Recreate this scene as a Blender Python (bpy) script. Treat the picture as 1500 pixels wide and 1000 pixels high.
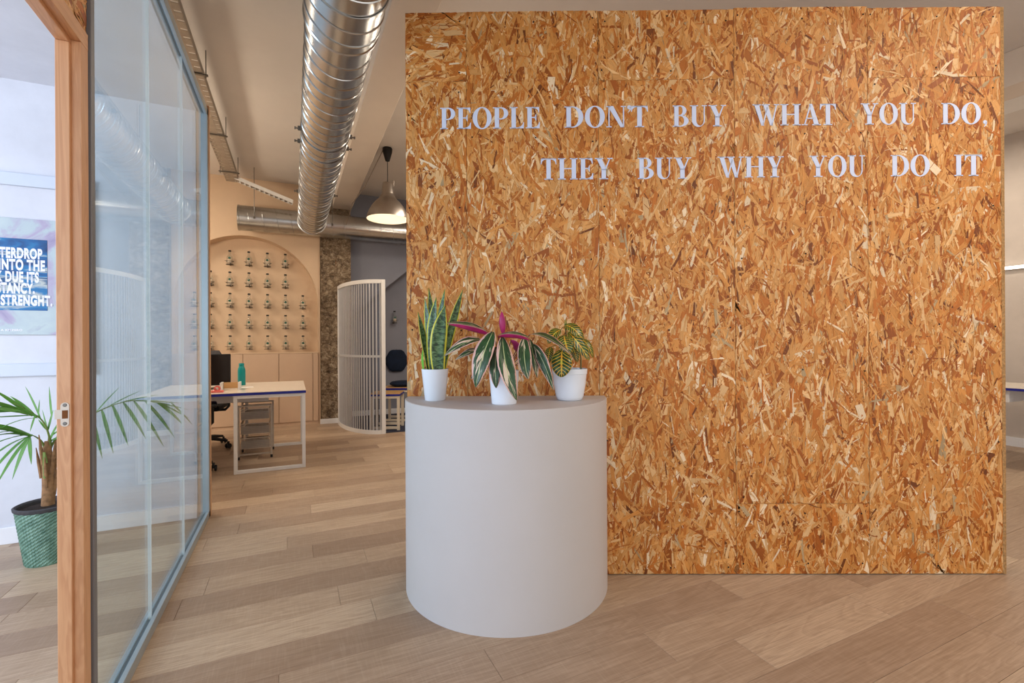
import bpy, bmesh, math, random
import numpy as np
from mathutils import Vector, Matrix

# ------------------------------------------------------------------ camera, world, light, exposure
for o in list(bpy.data.objects):
    bpy.data.objects.remove(o, do_unlink=True)
SC = bpy.context.scene
COL = SC.collection
R = math.radians
TH = R(25.0)            # camera heading, clockwise from the +Y axis of the building
FPX = 686.0             # focal length for a 1500 px wide frame
CAMH = 1.2
ROLL = R(-0.3)
cd = bpy.data.cameras.new('camera'); cd.sensor_width = 36.0; cd.lens = FPX / 1500 * 36
cd.clip_start = 0.02; cd.clip_end = 100
cam = bpy.data.objects.new('camera', cd); COL.objects.link(cam)
CM = Matrix.Translation((0, 0, CAMH)) @ Matrix.Rotation(-TH, 4, 'Z') @ Matrix.Rotation(R(90), 4, 'X') @ Matrix.Rotation(ROLL, 4, 'Z')
cam.matrix_world = CM
SC.camera = cam
SC.view_settings.view_transform = 'Standard'; SC.view_settings.look = 'None'
SC.view_settings.gamma = 1.0; SC.view_settings.use_curve_mapping = False
SC.view_settings.exposure = 0.0

w = bpy.data.worlds.new('daylight'); SC.world = w; w.use_nodes = True
w.node_tree.nodes['Background'].inputs[0].default_value = (0.75, 0.87, 1.0, 1)
w.node_tree.nodes['Background'].inputs[1].default_value = 1.0

def area(name, loc, rot, sx, sy, power, col):
    l = bpy.data.lights.new(name, 'AREA'); l.shape = 'RECTANGLE'; l.size = sx; l.size_y = sy
    l.energy = power; l.color = col
    o = bpy.data.objects.new(name, l); COL.objects.link(o); o.location = loc; o.rotation_euler = rot
    return o
# daylight through the street windows (they are behind the camera)
area('daylight_meeting_room_window', (-2.35, -2.25, 1.45), (R(90), 0, 0), 3.0, 2.3, 45, (0.74, 0.83, 1.0))
area('daylight_side_window', (-4.26, 1.3, 1.55), (R(90), 0, R(-90)), 3.0, 2.2, 185, (0.72, 0.81, 1.0))
area('daylight_shop_window', (2.6, -2.25, 1.5), (R(90), 0, 0), 5.0, 2.4, 34, (1.0, 0.79, 0.60))

# ------------------------------------------------------------------ helpers
FW = Vector((math.sin(TH), math.cos(TH), 0)); RT = Vector((math.cos(TH), -math.sin(TH), 0))
def cw(r, d, z=0.0):
    v = RT * r + FW * d
    return Vector((v.x, v.y, z))
def ray(px, py):
    v = CM.to_3x3() @ Vector(((px - 750) / FPX, -(py - 500) / FPX, -1))
    return v
def on_plane(px, py, p0, n):
    v = ray(px, py); c = Vector((0, 0, CAMH))
    return c + v * ((Vector(p0) - c).dot(n) / v.dot(n))
def onY(px, py, Y): return on_plane(px, py, (0, Y, 0), Vector((0, 1, 0)))
def onD(px, py, d): return on_plane(px, py, FW * d, FW)

def lin(c):
    return tuple(((x / 255) / 12.92 if x / 255 <= 0.04045 else ((x / 255 + 0.055) / 1.055) ** 2.4) for x in c)
def rgba(c): return (*lin(c), 1)

class NT:
    def __init__(s, name):
        s.m = bpy.data.materials.new(name); s.m.use_nodes = True
        s.t = s.m.node_tree; s.b = s.t.nodes['Principled BSDF']; s.out = s.t.nodes['Material Output']
    def n(s, typ, **kw):
        x = s.t.nodes.new(typ)
        for k, v in kw.items():
            if k[0] == '_':
                setattr(x, k[1:], v)
            else:
                try: x.inputs[k].default_value = v
                except Exception: x.inputs[int(k[1:])].default_value = v
        return x
    def l(s, a, b): s.t.links.new(a, b)
    def ramp(s, src, stops):
        r = s.t.nodes.new('ShaderNodeValToRGB'); e = r.color_ramp.elements
        while len(e) < len(stops): e.new(0.5)
        for i, (p, c) in enumerate(stops):
            e[i].position = p; e[i].color = c if len(c) == 4 else (*c, 1)
        s.l(src, r.inputs[0]); return r.outputs[0]
    def mix(s, f, a, b, mode='MIX'):
        x = s.t.nodes.new('ShaderNodeMix'); x.data_type = 'RGBA'; x.blend_type = mode
        for sock, v in ((x.inputs[0], f), (x.inputs[6], a), (x.inputs[7], b)):
            if hasattr(v, 'is_output'): s.l(v, sock)
            elif isinstance(v, (int, float)): sock.default_value = v
            else: sock.default_value = v if len(v) == 4 else (*v, 1)
        return x.outputs[2]
    def math(s, op, a, b=None, c=None, clamp=False):
        x = s.t.nodes.new('ShaderNodeMath'); x.operation = op; x.use_clamp = clamp
        for i, v in enumerate((a, b, c)):
            if v is None: continue
            if hasattr(v, 'is_output'): s.l(v, x.inputs[i])
            else: x.inputs[i].default_value = v
        return x.outputs[0]
    def coord(s, kind='Object', scale=(1, 1, 1), rot=(0, 0, 0)):
        c = s.t.nodes.new('ShaderNodeTexCoord'); m = s.t.nodes.new('ShaderNodeMapping')
        m.inputs['Scale'].default_value = scale; m.inputs['Rotation'].default_value = rot
        s.l(c.outputs[kind], m.inputs[0]); return m.outputs[0]
    def noise(s, vec, scale=5, detail=4, rough=0.5, dist=0.0):
        x = s.n('ShaderNodeTexNoise', Scale=scale, Detail=detail, Roughness=rough, Distortion=dist)
        if vec is not None: s.l(vec, x.inputs['Vector'])
        return x.outputs[0]
    def bump(s, h, strength=0.2, dist=0.01):
        x = s.n('ShaderNodeBump', Strength=strength, Distance=dist); s.l(h, x.inputs['Height'])
        s.l(x.outputs[0], s.b.inputs['Normal'])
    def set(s, col=None, rough=None, metal=None, spec=None):
        for k, v in (('Base Color', col), ('Roughness', rough), ('Metallic', metal), ('Specular IOR Level', spec)):
            if v is None: continue
            if hasattr(v, 'is_output'): s.l(v, s.b.inputs[k])
            else: s.b.inputs[k].default_value = v
        return s.m

def paint(name, c, rough=0.6, var=0.06, scale=4, bump=0.05, metal=0.0, spec=0.4):
    t = NT(name); v = t.coord(); nz = t.noise(v, scale, 5, 0.6)
    c = lin(c); lo = tuple(x * (1 - var) for x in c); hi = tuple(min(1, x * (1 + var)) for x in c)
    col = t.ramp(nz, [(0.3, lo), (0.7, hi)])
    if bump: t.bump(t.noise(v, scale * 25, 3), bump, 0.004)
    return t.set(col, rough, metal, spec)

M = {}
M['white_wall'] = paint('white_wall_paint', (214, 216, 222), 0.7)
M['ceiling'] = paint('ceiling_paint', (218, 212, 205), 0.8, 0.05, 1.2, 0.1)
M['beam'] = paint('beam_paint', (226, 214, 200), 0.7, 0.04, 1.5, 0.1)
M['peach'] = paint('peach_wall_paint', (216, 188, 157), 0.7, 0.03)
M['peach_dark'] = paint('peach_cabinet_paint', (208, 178, 150), 0.55, 0.02)
M['grey_wall'] = paint('blue_grey_wall_paint', (134, 136, 146), 0.75, 0.06, 2)
M['skirting'] = paint('skirting_white', (235, 235, 236), 0.5, 0.02)
M['podium'] = paint('podium_white_paint', (197, 190, 186), 0.6, 0.02, 3, 0.06)
M['pot_white'] = paint('glazed_white_ceramic', (232, 236, 242), 0.18, 0.01, 3, 0)
M['alu'] = paint('powder_coated_aluminium', (170, 182, 188), 0.35, 0.04, 6, 0, 0.55)
M['alu_dark'] = paint('grey_anodised_aluminium', (122, 124, 128), 0.4, 0.04, 6, 0, 0.3)
M['gasket'] = paint('dark_rubber_gasket', (60, 68, 72), 0.6, 0.05, 8, 0)
M['white_metal'] = paint('white_powder_coat', (228, 226, 222), 0.4, 0.02, 6, 0)
M['cream_metal'] = paint('cream_lacquer', (222, 208, 184), 0.45, 0.03, 6, 0)
M['blue_edge'] = paint('cobalt_blue_edge', (20, 30, 140), 0.4, 0.05, 6, 0)
M['desk_top'] = paint('pale_laminate', (226, 214, 198), 0.22, 0.02, 3, 0)
M['black_plastic'] = paint('black_plastic', (22, 21, 21), 0.45, 0.2, 8, 0)
M['black_mesh'] = paint('black_seat_fabric', (18, 17, 18), 0.85, 0.3, 60, 0.3)
M['grey_fabric'] = paint('charcoal_fabric', (70, 68, 70), 0.8, 0.2, 60, 0.3)
M['screen_dark'] = paint('dark_screen_glass', (34, 27, 24), 0.15, 0.1, 2, 0)
M['teal'] = paint('teal_bottle_coating', (0, 140, 140), 0.35, 0.05, 10, 0)
M['pink'] = paint('coral_pink_plastic', (226, 112, 104), 0.5, 0.05, 10, 0)
M['paper'] = paint('white_paper', (240, 238, 234), 0.7, 0.01, 10, 0)
M['navy'] = paint('navy_felt', (16, 30, 52), 0.9, 0.3, 9, 0.4)
M['rug'] = paint('dark_blue_carpet', (50, 54, 72), 0.95, 0.25, 60, 0.5)
M['steel_rod'] = paint('zinc_rod', (120, 116, 110), 0.4, 0.1, 20, 0, 0.8)
M['tray'] = paint('galvanised_tray', (165, 156, 144), 0.45, 0.15, 14, 0, 0.5)
M['brass_white'] = paint('satin_nickel', (190, 176, 160), 0.35, 0.05, 12, 0, 0.8)
M['strike_dark'] = paint('bare_wood_recess', (120, 72, 30), 0.8, 0.2, 12, 0)
M['black'] = paint('matt_black', (8, 8, 8), 0.6, 0.2, 10, 0)
M['soil'] = paint('potting_soil', (48, 34, 24), 0.95, 0.5, 60, 0.8)
M['cable'] = paint('grey_cable', (150, 138, 126), 0.6, 0.1, 10, 0)
M['letter'] = paint('pale_blue_vinyl', (208, 216, 238), 0.55, 0.01, 8, 0)
M['white_print'] = paint('white_print', (236, 236, 246), 0.6, 0.01, 8, 0)
M['label_green'] = paint('green_label_print', (40, 92, 76), 0.5, 0.1, 30, 0)
M['label_white'] = paint('cream_label_print', (206, 190, 165), 0.5, 0.05, 30, 0)
M['wire'] = paint('dark_bronze_wire', (70, 52, 38), 0.4, 0.1, 30, 0, 0.6)
M['basket'] = paint('silver_wire', (188, 176, 160), 0.4, 0.1, 20, 0, 0.5)
M['lamp_inside'] = paint('white_lamp_lining', (245, 238, 225), 0.5, 0.01, 5, 0)

def m_emit(name, col, strength):
    t = NT(name); t.b.inputs['Emission Color'].default_value = (*col, 1); t.b.inputs['Emission Strength'].default_value = strength
    return t.set((*col, 1), 0.5)
M['bulb'] = m_emit('glowing_bulb', (1.0, 0.82, 0.55), 2)
M['led'] = m_emit('glowing_led_tube', (1.0, 0.93, 0.8), 6)

def m_glass(name, tint, ior=1.45, rough=0.0, haze=0.0):
    t = NT(name); t.t.nodes.remove(t.b)
    fr = t.n('ShaderNodeFresnel', IOR=ior)      # same reflectance on both faces of the sheet
    ge = t.n('ShaderNodeNewGeometry'); mr = t.n('ShaderNodeMapRange'); mr.inputs[3].default_value = ior; mr.inputs[4].default_value = 1 / ior
    t.l(ge.outputs['Backfacing'], mr.inputs[0]); t.l(mr.outputs[0], fr.inputs[0])
    tr = t.n('ShaderNodeBsdfTransparent', Color=(*tint, 1)); gl = t.n('ShaderNodeBsdfGlossy', Roughness=rough)
    gl.inputs['Color'].default_value = (0.95, 0.98, 1, 1)
    mx = t.n('ShaderNodeMixShader'); t.l(fr.outputs[0], mx.inputs[0]); t.l(tr.outputs[0], mx.inputs[1]); t.l(gl.outputs[0], mx.inputs[2])
    o = mx.outputs[0]
    if haze:
        df = t.n('ShaderNodeBsdfDiffuse'); df.inputs[0].default_value = (0.9, 0.9, 0.88, 1)
        tl = t.n('ShaderNodeBsdfTranslucent'); tl.inputs[0].default_value = (0.9, 0.9, 0.88, 1)
        ad = t.n('ShaderNodeMixShader'); ad.inputs[0].default_value = 0.5; t.l(df.outputs[0], ad.inputs[1]); t.l(tl.outputs[0], ad.inputs[2])
        m2 = t.n('ShaderNodeMixShader'); m2.inputs[0].default_value = haze; t.l(o, m2.inputs[1]); t.l(ad.outputs[0], m2.inputs[2]); o = m2.outputs[0]
    t.l(o, t.out.inputs[0]); return t.m
M['pane'] = m_glass('partition_glass', (0.90, 0.965, 0.97))
M['bottle_glass'] = m_glass('clear_bottle_glass', (0.88, 0.89, 0.88), 1.5, 0.02, 0.06)
M['poly'] = m_glass('milky_polycarbonate', (0.88, 0.88, 0.90), 1.5, 0.15, 0.62)
M['poly_clear'] = m_glass('clear_polycarbonate', (0.80, 0.80, 0.84), 1.2, 0.1, 0.03)
M['joint'] = m_glass('clear_silicone_joint', (0.85, 0.95, 1.0), 1.5, 0.2, 0.6)

def m_wood(name, c1, c2, axis='z', scale=1.0, rough=0.5):
    t = NT(name)
    s = {'z': (14, 14, 1.2), 'y': (14, 1.2, 14), 'x': (1.2, 14, 14)}[axis]
    v = t.coord('Object', tuple(a * scale for a in s))
    oi = t.n('ShaderNodeObjectInfo')
    add = t.n('ShaderNodeVectorMath', _operation='ADD'); t.l(v, add.inputs[0]); 
    cmb = t.n('ShaderNodeCombineXYZ'); off = t.math('MULTIPLY', oi.outputs['Random'], 40.0)
    for i in range(3): t.l(off, cmb.inputs[i])
    t.l(cmb.outputs[0], add.inputs[1])
    n1 = t.noise(add.outputs[0], 0.8, 4, 0.6, 1.6); n2 = t.noise(add.outputs[0], 6, 3, 0.6)
    rings = t.math('FRACT', t.math('MULTIPLY', n1, 7.0))
    rr = t.ramp(rings, [(0.0, lin(c1)), (0.7, lin(c2)), (1.0, lin(c1))])
    col = t.mix(0.35, t.mix(t.math('MULTIPLY', n2, 0.35), rr, (*[x * 0.6 for x in lin(c1)], 1)), (*lin(c2), 1))
    t.bump(n2, 0.08, 0.002)
    return t.set(col, rough)
M['pine'] = m_wood('varnished_pine', (196, 140, 98), (222, 172, 128), 'z', 1.0, 0.4)
M['pine_y'] = m_wood('varnished_pine_lintel', (196, 140, 98), (222, 172, 128), 'y', 1.0, 0.4)
M['ply'] = m_wood('honey_plywood', (196, 146, 88), (212, 166, 108), 'x', 1.0, 0.4)

def m_plank(name, per_object=True):
    t = NT(name)
    oi = t.n('ShaderNodeObjectInfo')
    tc = t.n('ShaderNodeTexCoord')
    if per_object:
        rnd = oi.outputs['Random']; base = tc.outputs['Object']; joint = None
    else:
        br = t.n('ShaderNodeTexBrick', _offset=0.37, _offset_frequency=2)
        br.inputs['Scale'].default_value = 1.0; br.inputs['Brick Width'].default_value = 1.22; br.inputs['Row Height'].default_value = 0.188
        br.inputs['Mortar Size'].default_value = 0.0015; br.inputs['Color1'].default_value = (0, 0, 0, 1); br.inputs['Color2'].default_value = (1, 1, 1, 1)
        t.l(tc.outputs['Object'], br.inputs['Vector'])
        rnd = t.math('MULTIPLY', br.outputs['Color'], 1.0); base = tc.outputs['Object']
    off = t.n('ShaderNodeCombineXYZ'); k = t.math('MULTIPLY', rnd, 37.0)
    for i in range(3): t.l(k, off.inputs[i])
    add = t.n('ShaderNodeVectorMath', _operation='ADD'); t.l(base, add.inputs[0]); t.l(off.outputs[0], add.inputs[1])
    def mp(s):
        m = t.n('ShaderNodeMapping'); m.inputs['Scale'].default_value = s; t.l(add.outputs[0], m.inputs[0]); return m.outputs[0]
    big = t.noise(mp((1.2, 7, 1)), 1.0, 3, 0.5, 1.2)
    ringv = t.math('FRACT', t.math('MULTIPLY', big, 9.0))
    fine = t.noise(mp((5, 160, 1)), 1.0, 4, 0.7)
    saw = t.noise(mp((160, 8, 1)), 1.0, 2, 0.5)
    tone = t.ramp(rnd, [(0.0, lin((158, 132, 110))), (0.3, lin((174, 148, 124))), (0.65, lin((186, 160, 134))), (1.0, lin((202, 177, 150)))])
    c = t.mix(t.math('MULTIPLY', t.ramp(ringv, [(0.0, (0, 0, 0)), (0.75, (1, 1, 1)), (1.0, (0, 0, 0))]), 0.22), tone, (*lin((120, 92, 66)), 1))
    c = t.mix(t.math('MULTIPLY', t.ramp(fine, [(0.35, (1, 1, 1)), (0.6, (0, 0, 0))]), 0.40), c, (*lin((118, 92, 68)), 1))
    c = t.mix(t.math('MULTIPLY', t.ramp(saw, [(0.5, (0, 0, 0)), (0.75, (1, 1, 1))]), 0.10), c, (*lin((222, 200, 172)), 1))
    t.bump(fine, 0.12, 0.002)
    return t.set(c, 0.42, 0, 0.35)
M['plank'] = m_plank('oak_laminate_plank')
M['floor_far'] = m_plank('oak_laminate_floor', False)

def m_strand():
    t = NT('osb_strands')
    a = t.n('ShaderNodeVertexColor'); a.layer_name = 'tone'
    uv = t.n('ShaderNodeUVMap'); uv.uv_map = 'grain'
    m = t.n('ShaderNodeMapping'); m.inputs['Scale'].default_value = (14, 420, 1); t.l(uv.outputs[0], m.inputs[0])
    g = t.noise(m.outputs[0], 1.0, 3, 0.65)
    f = t.ramp(g, [(0.30, (0.55, 0.5, 0.45)), (0.52, (1, 1, 1)), (0.75, (1.12, 1.12, 1.12))])
    c = t.mix(0.75, a.outputs[0], f, 'MULTIPLY')
    t.bump(g, 0.25, 0.0015)
    return t.set(c, 0.5, 0, 0.35)
M['strand'] = m_strand()
M['osb_core'] = paint('osb_core', (150, 96, 46), 0.8, 0.4, 60, 0.6)
M['osb_edge'] = paint('osb_cut_edge', (192, 146, 92), 0.8, 0.35, 90, 0.8)

def m_metal(name, c, rough, streak=(60, 60, 4)):
    t = NT(name); v = t.coord('Object', streak); n = t.noise(v, 1.0, 4, 0.6)
    n2 = t.noise(t.coord('Object'), 9.0, 4, 0.6)
    cc = lin(c)
    col = t.ramp(n2, [(0.3, tuple(x * 0.93 for x in cc)), (0.7, cc)])
    return t.set(col, rough, 1.0)
M['duct'] = m_metal('spiral_duct_steel', (196, 196, 194), 0.27)
M['lamp_alu'] = m_metal('brushed_aluminium', (172, 162, 152), 0.34, (200, 200, 3))

def m_concrete():
    t = NT('exposed_concrete'); v = t.coord()
    a = t.noise(v, 16, 7, 0.75, 0.6); vo = t.n('ShaderNodeTexVoronoi', Scale=38.0); t.l(v, vo.inputs['Vector'])
    st = t.noise(t.coord('Object', (8, 8, 0.8)), 2.0, 4, 0.7)
    c = t.ramp(a, [(0.32, lin((52, 40, 30))), (0.45, lin((116, 96, 74))), (0.55, lin((150, 130, 104))), (0.66, lin((196, 182, 158)))])
    c = t.mix(t.ramp(vo.outputs['Distance'], [(0.05, (0.9, 0.9, 0.9)), (0.28, (0, 0, 0))]), c, (*lin((196, 184, 164)), 1))
    c = t.mix(t.math('MULTIPLY', t.ramp(st, [(0.62, (0, 0, 0)), (0.70, (1, 1, 1))]), 0.35), c, (*lin((160, 92, 44)), 1))
    t.bump(a, 0.8, 0.03)
    return t.set(c, 0.9)
M['concrete'] = m_concrete()

def m_palm_pot():
    t = NT('green_woven_pot'); n = t.noise(t.coord(), 30, 3)
    return t.set(t.ramp(n, [(0.3, lin((70, 108, 90))), (0.7, lin((116, 152, 132)))]), 0.5)
M['palm_pot'] = m_palm_pot()
M['palm_leaf'] = paint('palm_leaf_green', (92, 142, 58), 0.45, 0.25, 7, 0)
M['palm_stem'] = paint('palm_stem_green', (118, 136, 66), 0.5, 0.2, 20, 0)
M['palm_trunk'] = paint('palm_trunk_fibre', (150, 112, 76), 0.9, 0.35, 40, 0.6)

def leaf_uv(t):
    uv = t.n('ShaderNodeUVMap'); uv.uv_map = 'leaf'
    s = t.n('ShaderNodeSeparateXYZ'); t.l(uv.outputs[0], s.inputs[0])
    v = t.math('ABSOLUTE', t.math('MULTIPLY_ADD', s.outputs[1], 2.0, -1.0))
    return uv.outputs[0], s.outputs[0], v, s.outputs[1]
def m_snake():
    t = NT('snake_plant_leaf'); uv, u, v, _ = leaf_uv(t)
    m = t.n('ShaderNodeMapping'); m.inputs['Scale'].default_value = (26, 2.5, 1); t.l(uv, m.inputs[0])
    n = t.noise(m.outputs[0], 1.0, 3, 0.6, 0.8)
    g = t.ramp(n, [(0.40, lin((26, 50, 26))), (0.52, lin((70, 104, 56))), (0.72, lin((120, 146, 104)))])
    e = t.ramp(v, [(0.76, (0, 0, 0)), (0.83, (1, 1, 1))])
    return t.set(t.mix(e, g, (*lin((214, 206, 66)), 1)), 0.35)
def m_strom():
    t = NT('variegated_leaf'); uv, u, v, vv = leaf_uv(t)
    cm = t.n('ShaderNodeCombineXYZ'); t.l(t.math('MULTIPLY_ADD', v, -0.55, u), cm.inputs[0]); t.l(vv, cm.inputs[1])
    oi = t.n('ShaderNodeObjectInfo'); t.l(t.math('MULTIPLY', oi.outputs['Random'], 9.0), cm.inputs[2])
    m = t.n('ShaderNodeMapping'); m.inputs['Scale'].default_value = (4.5, 2.6, 1); t.l(cm.outputs[0], m.inputs[0])
    n = t.noise(m.outputs[0], 1.0, 3, 0.55)
    n2 = t.noise(m.outputs[0], 3.0, 3, 0.55)
    g = t.ramp(n2, [(0.3, lin((24, 48, 26))), (0.7, lin((58, 92, 52)))])
    c = t.mix(t.ramp(n, [(0.57, (0, 0, 0)), (0.61, (1, 1, 1))]), g, t.ramp(n2, [(0.45, lin((222, 190, 166))), (0.6, lin((216, 206, 180)))]))
    c = t.mix(t.ramp(v, [(0.02, (1, 1, 1)), (0.07, (0, 0, 0))]), c, (*lin((190, 196, 140)), 1))
    ed = t.math('GREATER_THAN', t.math('MULTIPLY_ADD', n, 0.55, v), 1.10)
    c = t.mix(ed, c, (*lin((226, 178, 164)), 1))
    return t.set(c, 0.35)
def m_croton():
    t = NT('croton_leaf'); uv, u, v, vv = leaf_uv(t)
    f = t.math('FRACT', t.math('MULTIPLY', t.math('MULTIPLY_ADD', v, -0.22, u), 8.0))
    ve = t.math('LESS_THAN', t.math('ABSOLUTE', t.math('SUBTRACT', f, 0.5)), 0.10)
    mid = t.math('LESS_THAN', v, 0.085); ed = t.math('GREATER_THAN', v, 0.97)
    k = t.math('MAXIMUM', t.math('MAXIMUM', ve, mid), ed)
    m = t.n('ShaderNodeMapping'); m.inputs['Scale'].default_value = (5, 3, 1); t.l(uv, m.inputs[0]); n = t.noise(m.outputs[0], 1.0, 2)
    g = t.ramp(n, [(0.35, lin((26, 50, 22))), (0.65, lin((62, 98, 40)))])
    y = t.ramp(n, [(0.35, lin((226, 158, 40))), (0.65, lin((206, 190, 70)))])
    return t.set(t.mix(k, g, y), 0.3)
M['snake'] = m_snake(); M['strom'] = m_strom(); M['croton'] = m_croton()
M['magenta'] = paint('magenta_leaf_underside', (168, 32, 92), 0.4, 0.25, 20, 0)
M['croton_under'] = paint('croton_leaf_underside', (92, 84, 36), 0.5, 0.2, 20, 0)
M['snake_under'] = M['snake']
M['stem_red'] = paint('reddish_stem', (124, 62, 58), 0.5, 0.2, 20, 0)
M['stem_green'] = paint('green_stem', (70, 92, 44), 0.5, 0.2, 20, 0)
M['sprout'] = paint('bright_green_sprout', (110, 190, 50), 0.4, 0.1, 20, 0)

class MB:
    """collects shapes into one mesh"""
    def __init__(s): s.v = []; s.f = []; s.mi = []; s.cur = 0
    def add(s, vs, fs):
        k = len(s.v); s.v += [tuple(x) for x in vs]; s.f += [tuple(i + k for i in q) for q in fs]; s.mi += [s.cur] * len(fs); return s
    def box(s, x0, x1, y0, y1, z0, z1):
        return s.add([(x, y, z) for z in (z0, z1) for y in (y0, y1) for x in (x0, x1)],
                     [(0, 2, 3, 1), (4, 5, 7, 6), (0, 1, 5, 4), (2, 6, 7, 3), (0, 4, 6, 2), (1, 3, 7, 5)])
    def cbox(s, x0, x1, y0, y1, z0, z1, b=0.004):
        bm = bmesh.new(); bmesh.ops.create_cube(bm, size=1)
        for v in bm.verts:
            v.co = Vector(((x0 + x1) / 2 + v.co.x * (x1 - x0), (y0 + y1) / 2 + v.co.y * (y1 - y0), (z0 + z1) / 2 + v.co.z * (z1 - z0)))
        bmesh.ops.bevel(bm, geom=list(bm.edges), offset=b, segments=2, profile=0.5, affect='EDGES')
        bm.verts.ensure_lookup_table()
        s.add([v.co for v in bm.verts], [[v.index for v in f.verts] for f in bm.faces]); bm.free(); return s
    def prism(s, pts, a, b):
        """polygon pts (x,z) extruded along y from a to b"""
        n = len(pts)
        s.add([(p[0], a, p[1]) for p in pts] + [(p[0], b, p[1]) for p in pts],
              [tuple(range(n)), tuple(range(2 * n - 1, n - 1, -1))] + [(i, i + n, (i + 1) % n + n, (i + 1) % n) for i in range(n)]); return s
    def tube(s, pts, r, n=8, caps=True):
        pts = [Vector(p) for p in pts]; rs = r if isinstance(r, (list, tuple)) else [r] * len(pts)
        vs = []; prev = None
        for i, p in enumerate(pts):
            t = (pts[min(i + 1, len(pts) - 1)] - pts[max(i - 1, 0)]).normalized()
            if prev is None:
                a = t.cross(Vector((0, 0, 1)))
                if a.length < 1e-3: a = t.cross(Vector((1, 0, 0)))
            else:
                a = prev - t * prev.dot(t)
            a.normalize(); prev = a; b = t.cross(a)
            for k in range(n):
                an = 2 * math.pi * k / n; vs.append(p + (a * math.cos(an) + b * math.sin(an)) * rs[i])
        fs = []
        for i in range(len(pts) - 1):
            for k in range(n):
                fs.append((i * n + k, i * n + (k + 1) % n, (i + 1) * n + (k + 1) % n, (i + 1) * n + k))
        if caps:
            fs.append(tuple(range(n - 1, -1, -1))); fs.append(tuple((len(pts) - 1) * n + k for k in range(n)))
        return s.add(vs, fs)
    def lathe(s, prof, c=(0, 0, 0), n=32, axis='z', close=False):
        vs = []
        for (r, z) in prof:
            for k in range(n):
                a = 2 * math.pi * k / n
                p = (r * math.cos(a), r * math.sin(a), z)
                if axis == 'y': p = (p[0], p[2], p[1])
                if axis == 'x': p = (p[2], p[0], p[1])
                vs.append((p[0] + c[0], p[1] + c[1], p[2] + c[2]))
        fs = []
        for i in range(len(prof) - 1):
            for k in range(n):
                fs.append((i * n + k, i * n + (k + 1) % n, (i + 1) * n + (k + 1) % n, (i + 1) * n + k))
        return s.add(vs, fs)
    def bar(s, a, b, w, h=None):
        """square bar from a to b"""
        h = h or w; a = Vector(a); b = Vector(b); t = (b - a).normalized()
        u = t.cross(Vector((0, 0, 1)))
        if u.length < 1e-3: u = Vector((1, 0, 0))
        u.normalize(); v = u.cross(t)
        c = [(-1, -1), (1, -1), (1, 1), (-1, 1)]
        vs = [p + u * x * w / 2 + v * y * h / 2 for p in (a, b) for x, y in c]
        return s.add(vs, [(3, 2, 1, 0), (4, 5, 6, 7)] + [(i, (i + 1) % 4, (i + 1) % 4 + 4, i + 4) for i in range(4)])
    def mesh(s, name, mats, smooth=False):
        me = bpy.data.meshes.new(name); me.from_pydata(s.v, [], s.f); me.update()
        for m in (mats if isinstance(mats, (list, tuple)) else [mats]): me.materials.append(m)
        if max(s.mi, default=0) > 0: me.polygons.foreach_set('material_index', s.mi)
        bm = bmesh.new(); bm.from_mesh(me); bmesh.ops.recalc_face_normals(bm, faces=bm.faces); bm.to_mesh(me); bm.free()
        if smooth:
            me.polygons.foreach_set('use_smooth', [True] * len(me.polygons))
            me.set_sharp_from_angle(angle=R(40))
        return me
    def build(s, name, mat, parent=None, smooth=False, loc=None, rotz=0.0):
        return link(name, s.mesh(name, mat, smooth), parent, loc, rotz)

def link(name, me, parent=None, loc=None, rotz=0.0):
    o = bpy.data.objects.new(name, me); COL.objects.link(o)
    if parent is not None: o.parent = parent
    if loc is not None: o.location = loc
    if rotz: o.rotation_euler.z = rotz
    return o
def tag(o, label, cat, group=None, kind=None):
    o['label'] = label; o['category'] = cat
    if group: o['group'] = group
    if kind: o['kind'] = kind
    return o
def struct(o, label=None, cat=None):
    o['kind'] = 'structure'
    if label: o['label'] = label
    if cat: o['category'] = cat
    return o
def thing(name, label, cat, loc=(0, 0, 0), rotz=0.0, group=None):
    o = bpy.data.objects.new(name, None); COL.objects.link(o); o.location = loc; o.rotation_euler.z = rotz
    o.empty_display_size = 0.1
    return tag(o, label, cat, group)
def copy_tree(o, parent=None):
    c = o.copy(); COL.objects.link(c); c.parent = parent
    for ch in list(o.children): copy_tree(ch, c)
    return c

rng = random.Random(7)

# ------------------------------------------------------------------ setting: floor
XW, XE, YS, YN = -4.2, 7.3, -2.4, 7.95
ZC = 3.5
floor = MB().box(XW - .2, XE + .2, YS - .2, YN + .4, -0.12, -0.0035).build('floor', M['floor_far'])
struct(floor, 'light oak plank floor running through both rooms', 'floor')
PW = 0.188; PL = 1.22
def seen_floor(x, y):
    if y < 0.35: return False
    if not (-0.62 * y - 0.5 < x < 3.6 * y + 0.4): return False
    wall_d = x * FW.x + y * FW.y
    if wall_d > 2.55 and x > 0.30 * y + 0.8 and not x > 4.4: return False
    if y > 3.95 and x < -0.24 * y - 0.4: return False
    if x < XW or x > XE or y > 7.95: return False
    return wall_d > 1.0
pm = {}
for L in (PL, PL * 0.62):
    pm[L] = MB().cbox(-L / 2 + .0006, L / 2 - .0006, -PW / 2 + .0005, PW / 2 - .0005, -0.005, 0, 0.0012).mesh('floor_plank', M['plank'])
row0 = 0.955 - PW * 6
np_ = 0
for j in range(48):
    y = row0 + (j + .5) * PW
    x = XW + rng.uniform(-PL, 0)
    while x < XE:
        L = PL if rng.random() < 0.82 else PL * 0.62
        xc = x + L / 2; x += L
        if any(seen_floor(xx, y) for xx in (xc - L / 2, xc, xc + L / 2)):
            link('floor_plank', pm[L], floor, (xc, y, 0)); np_ += 1
print('planks', np_)

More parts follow.
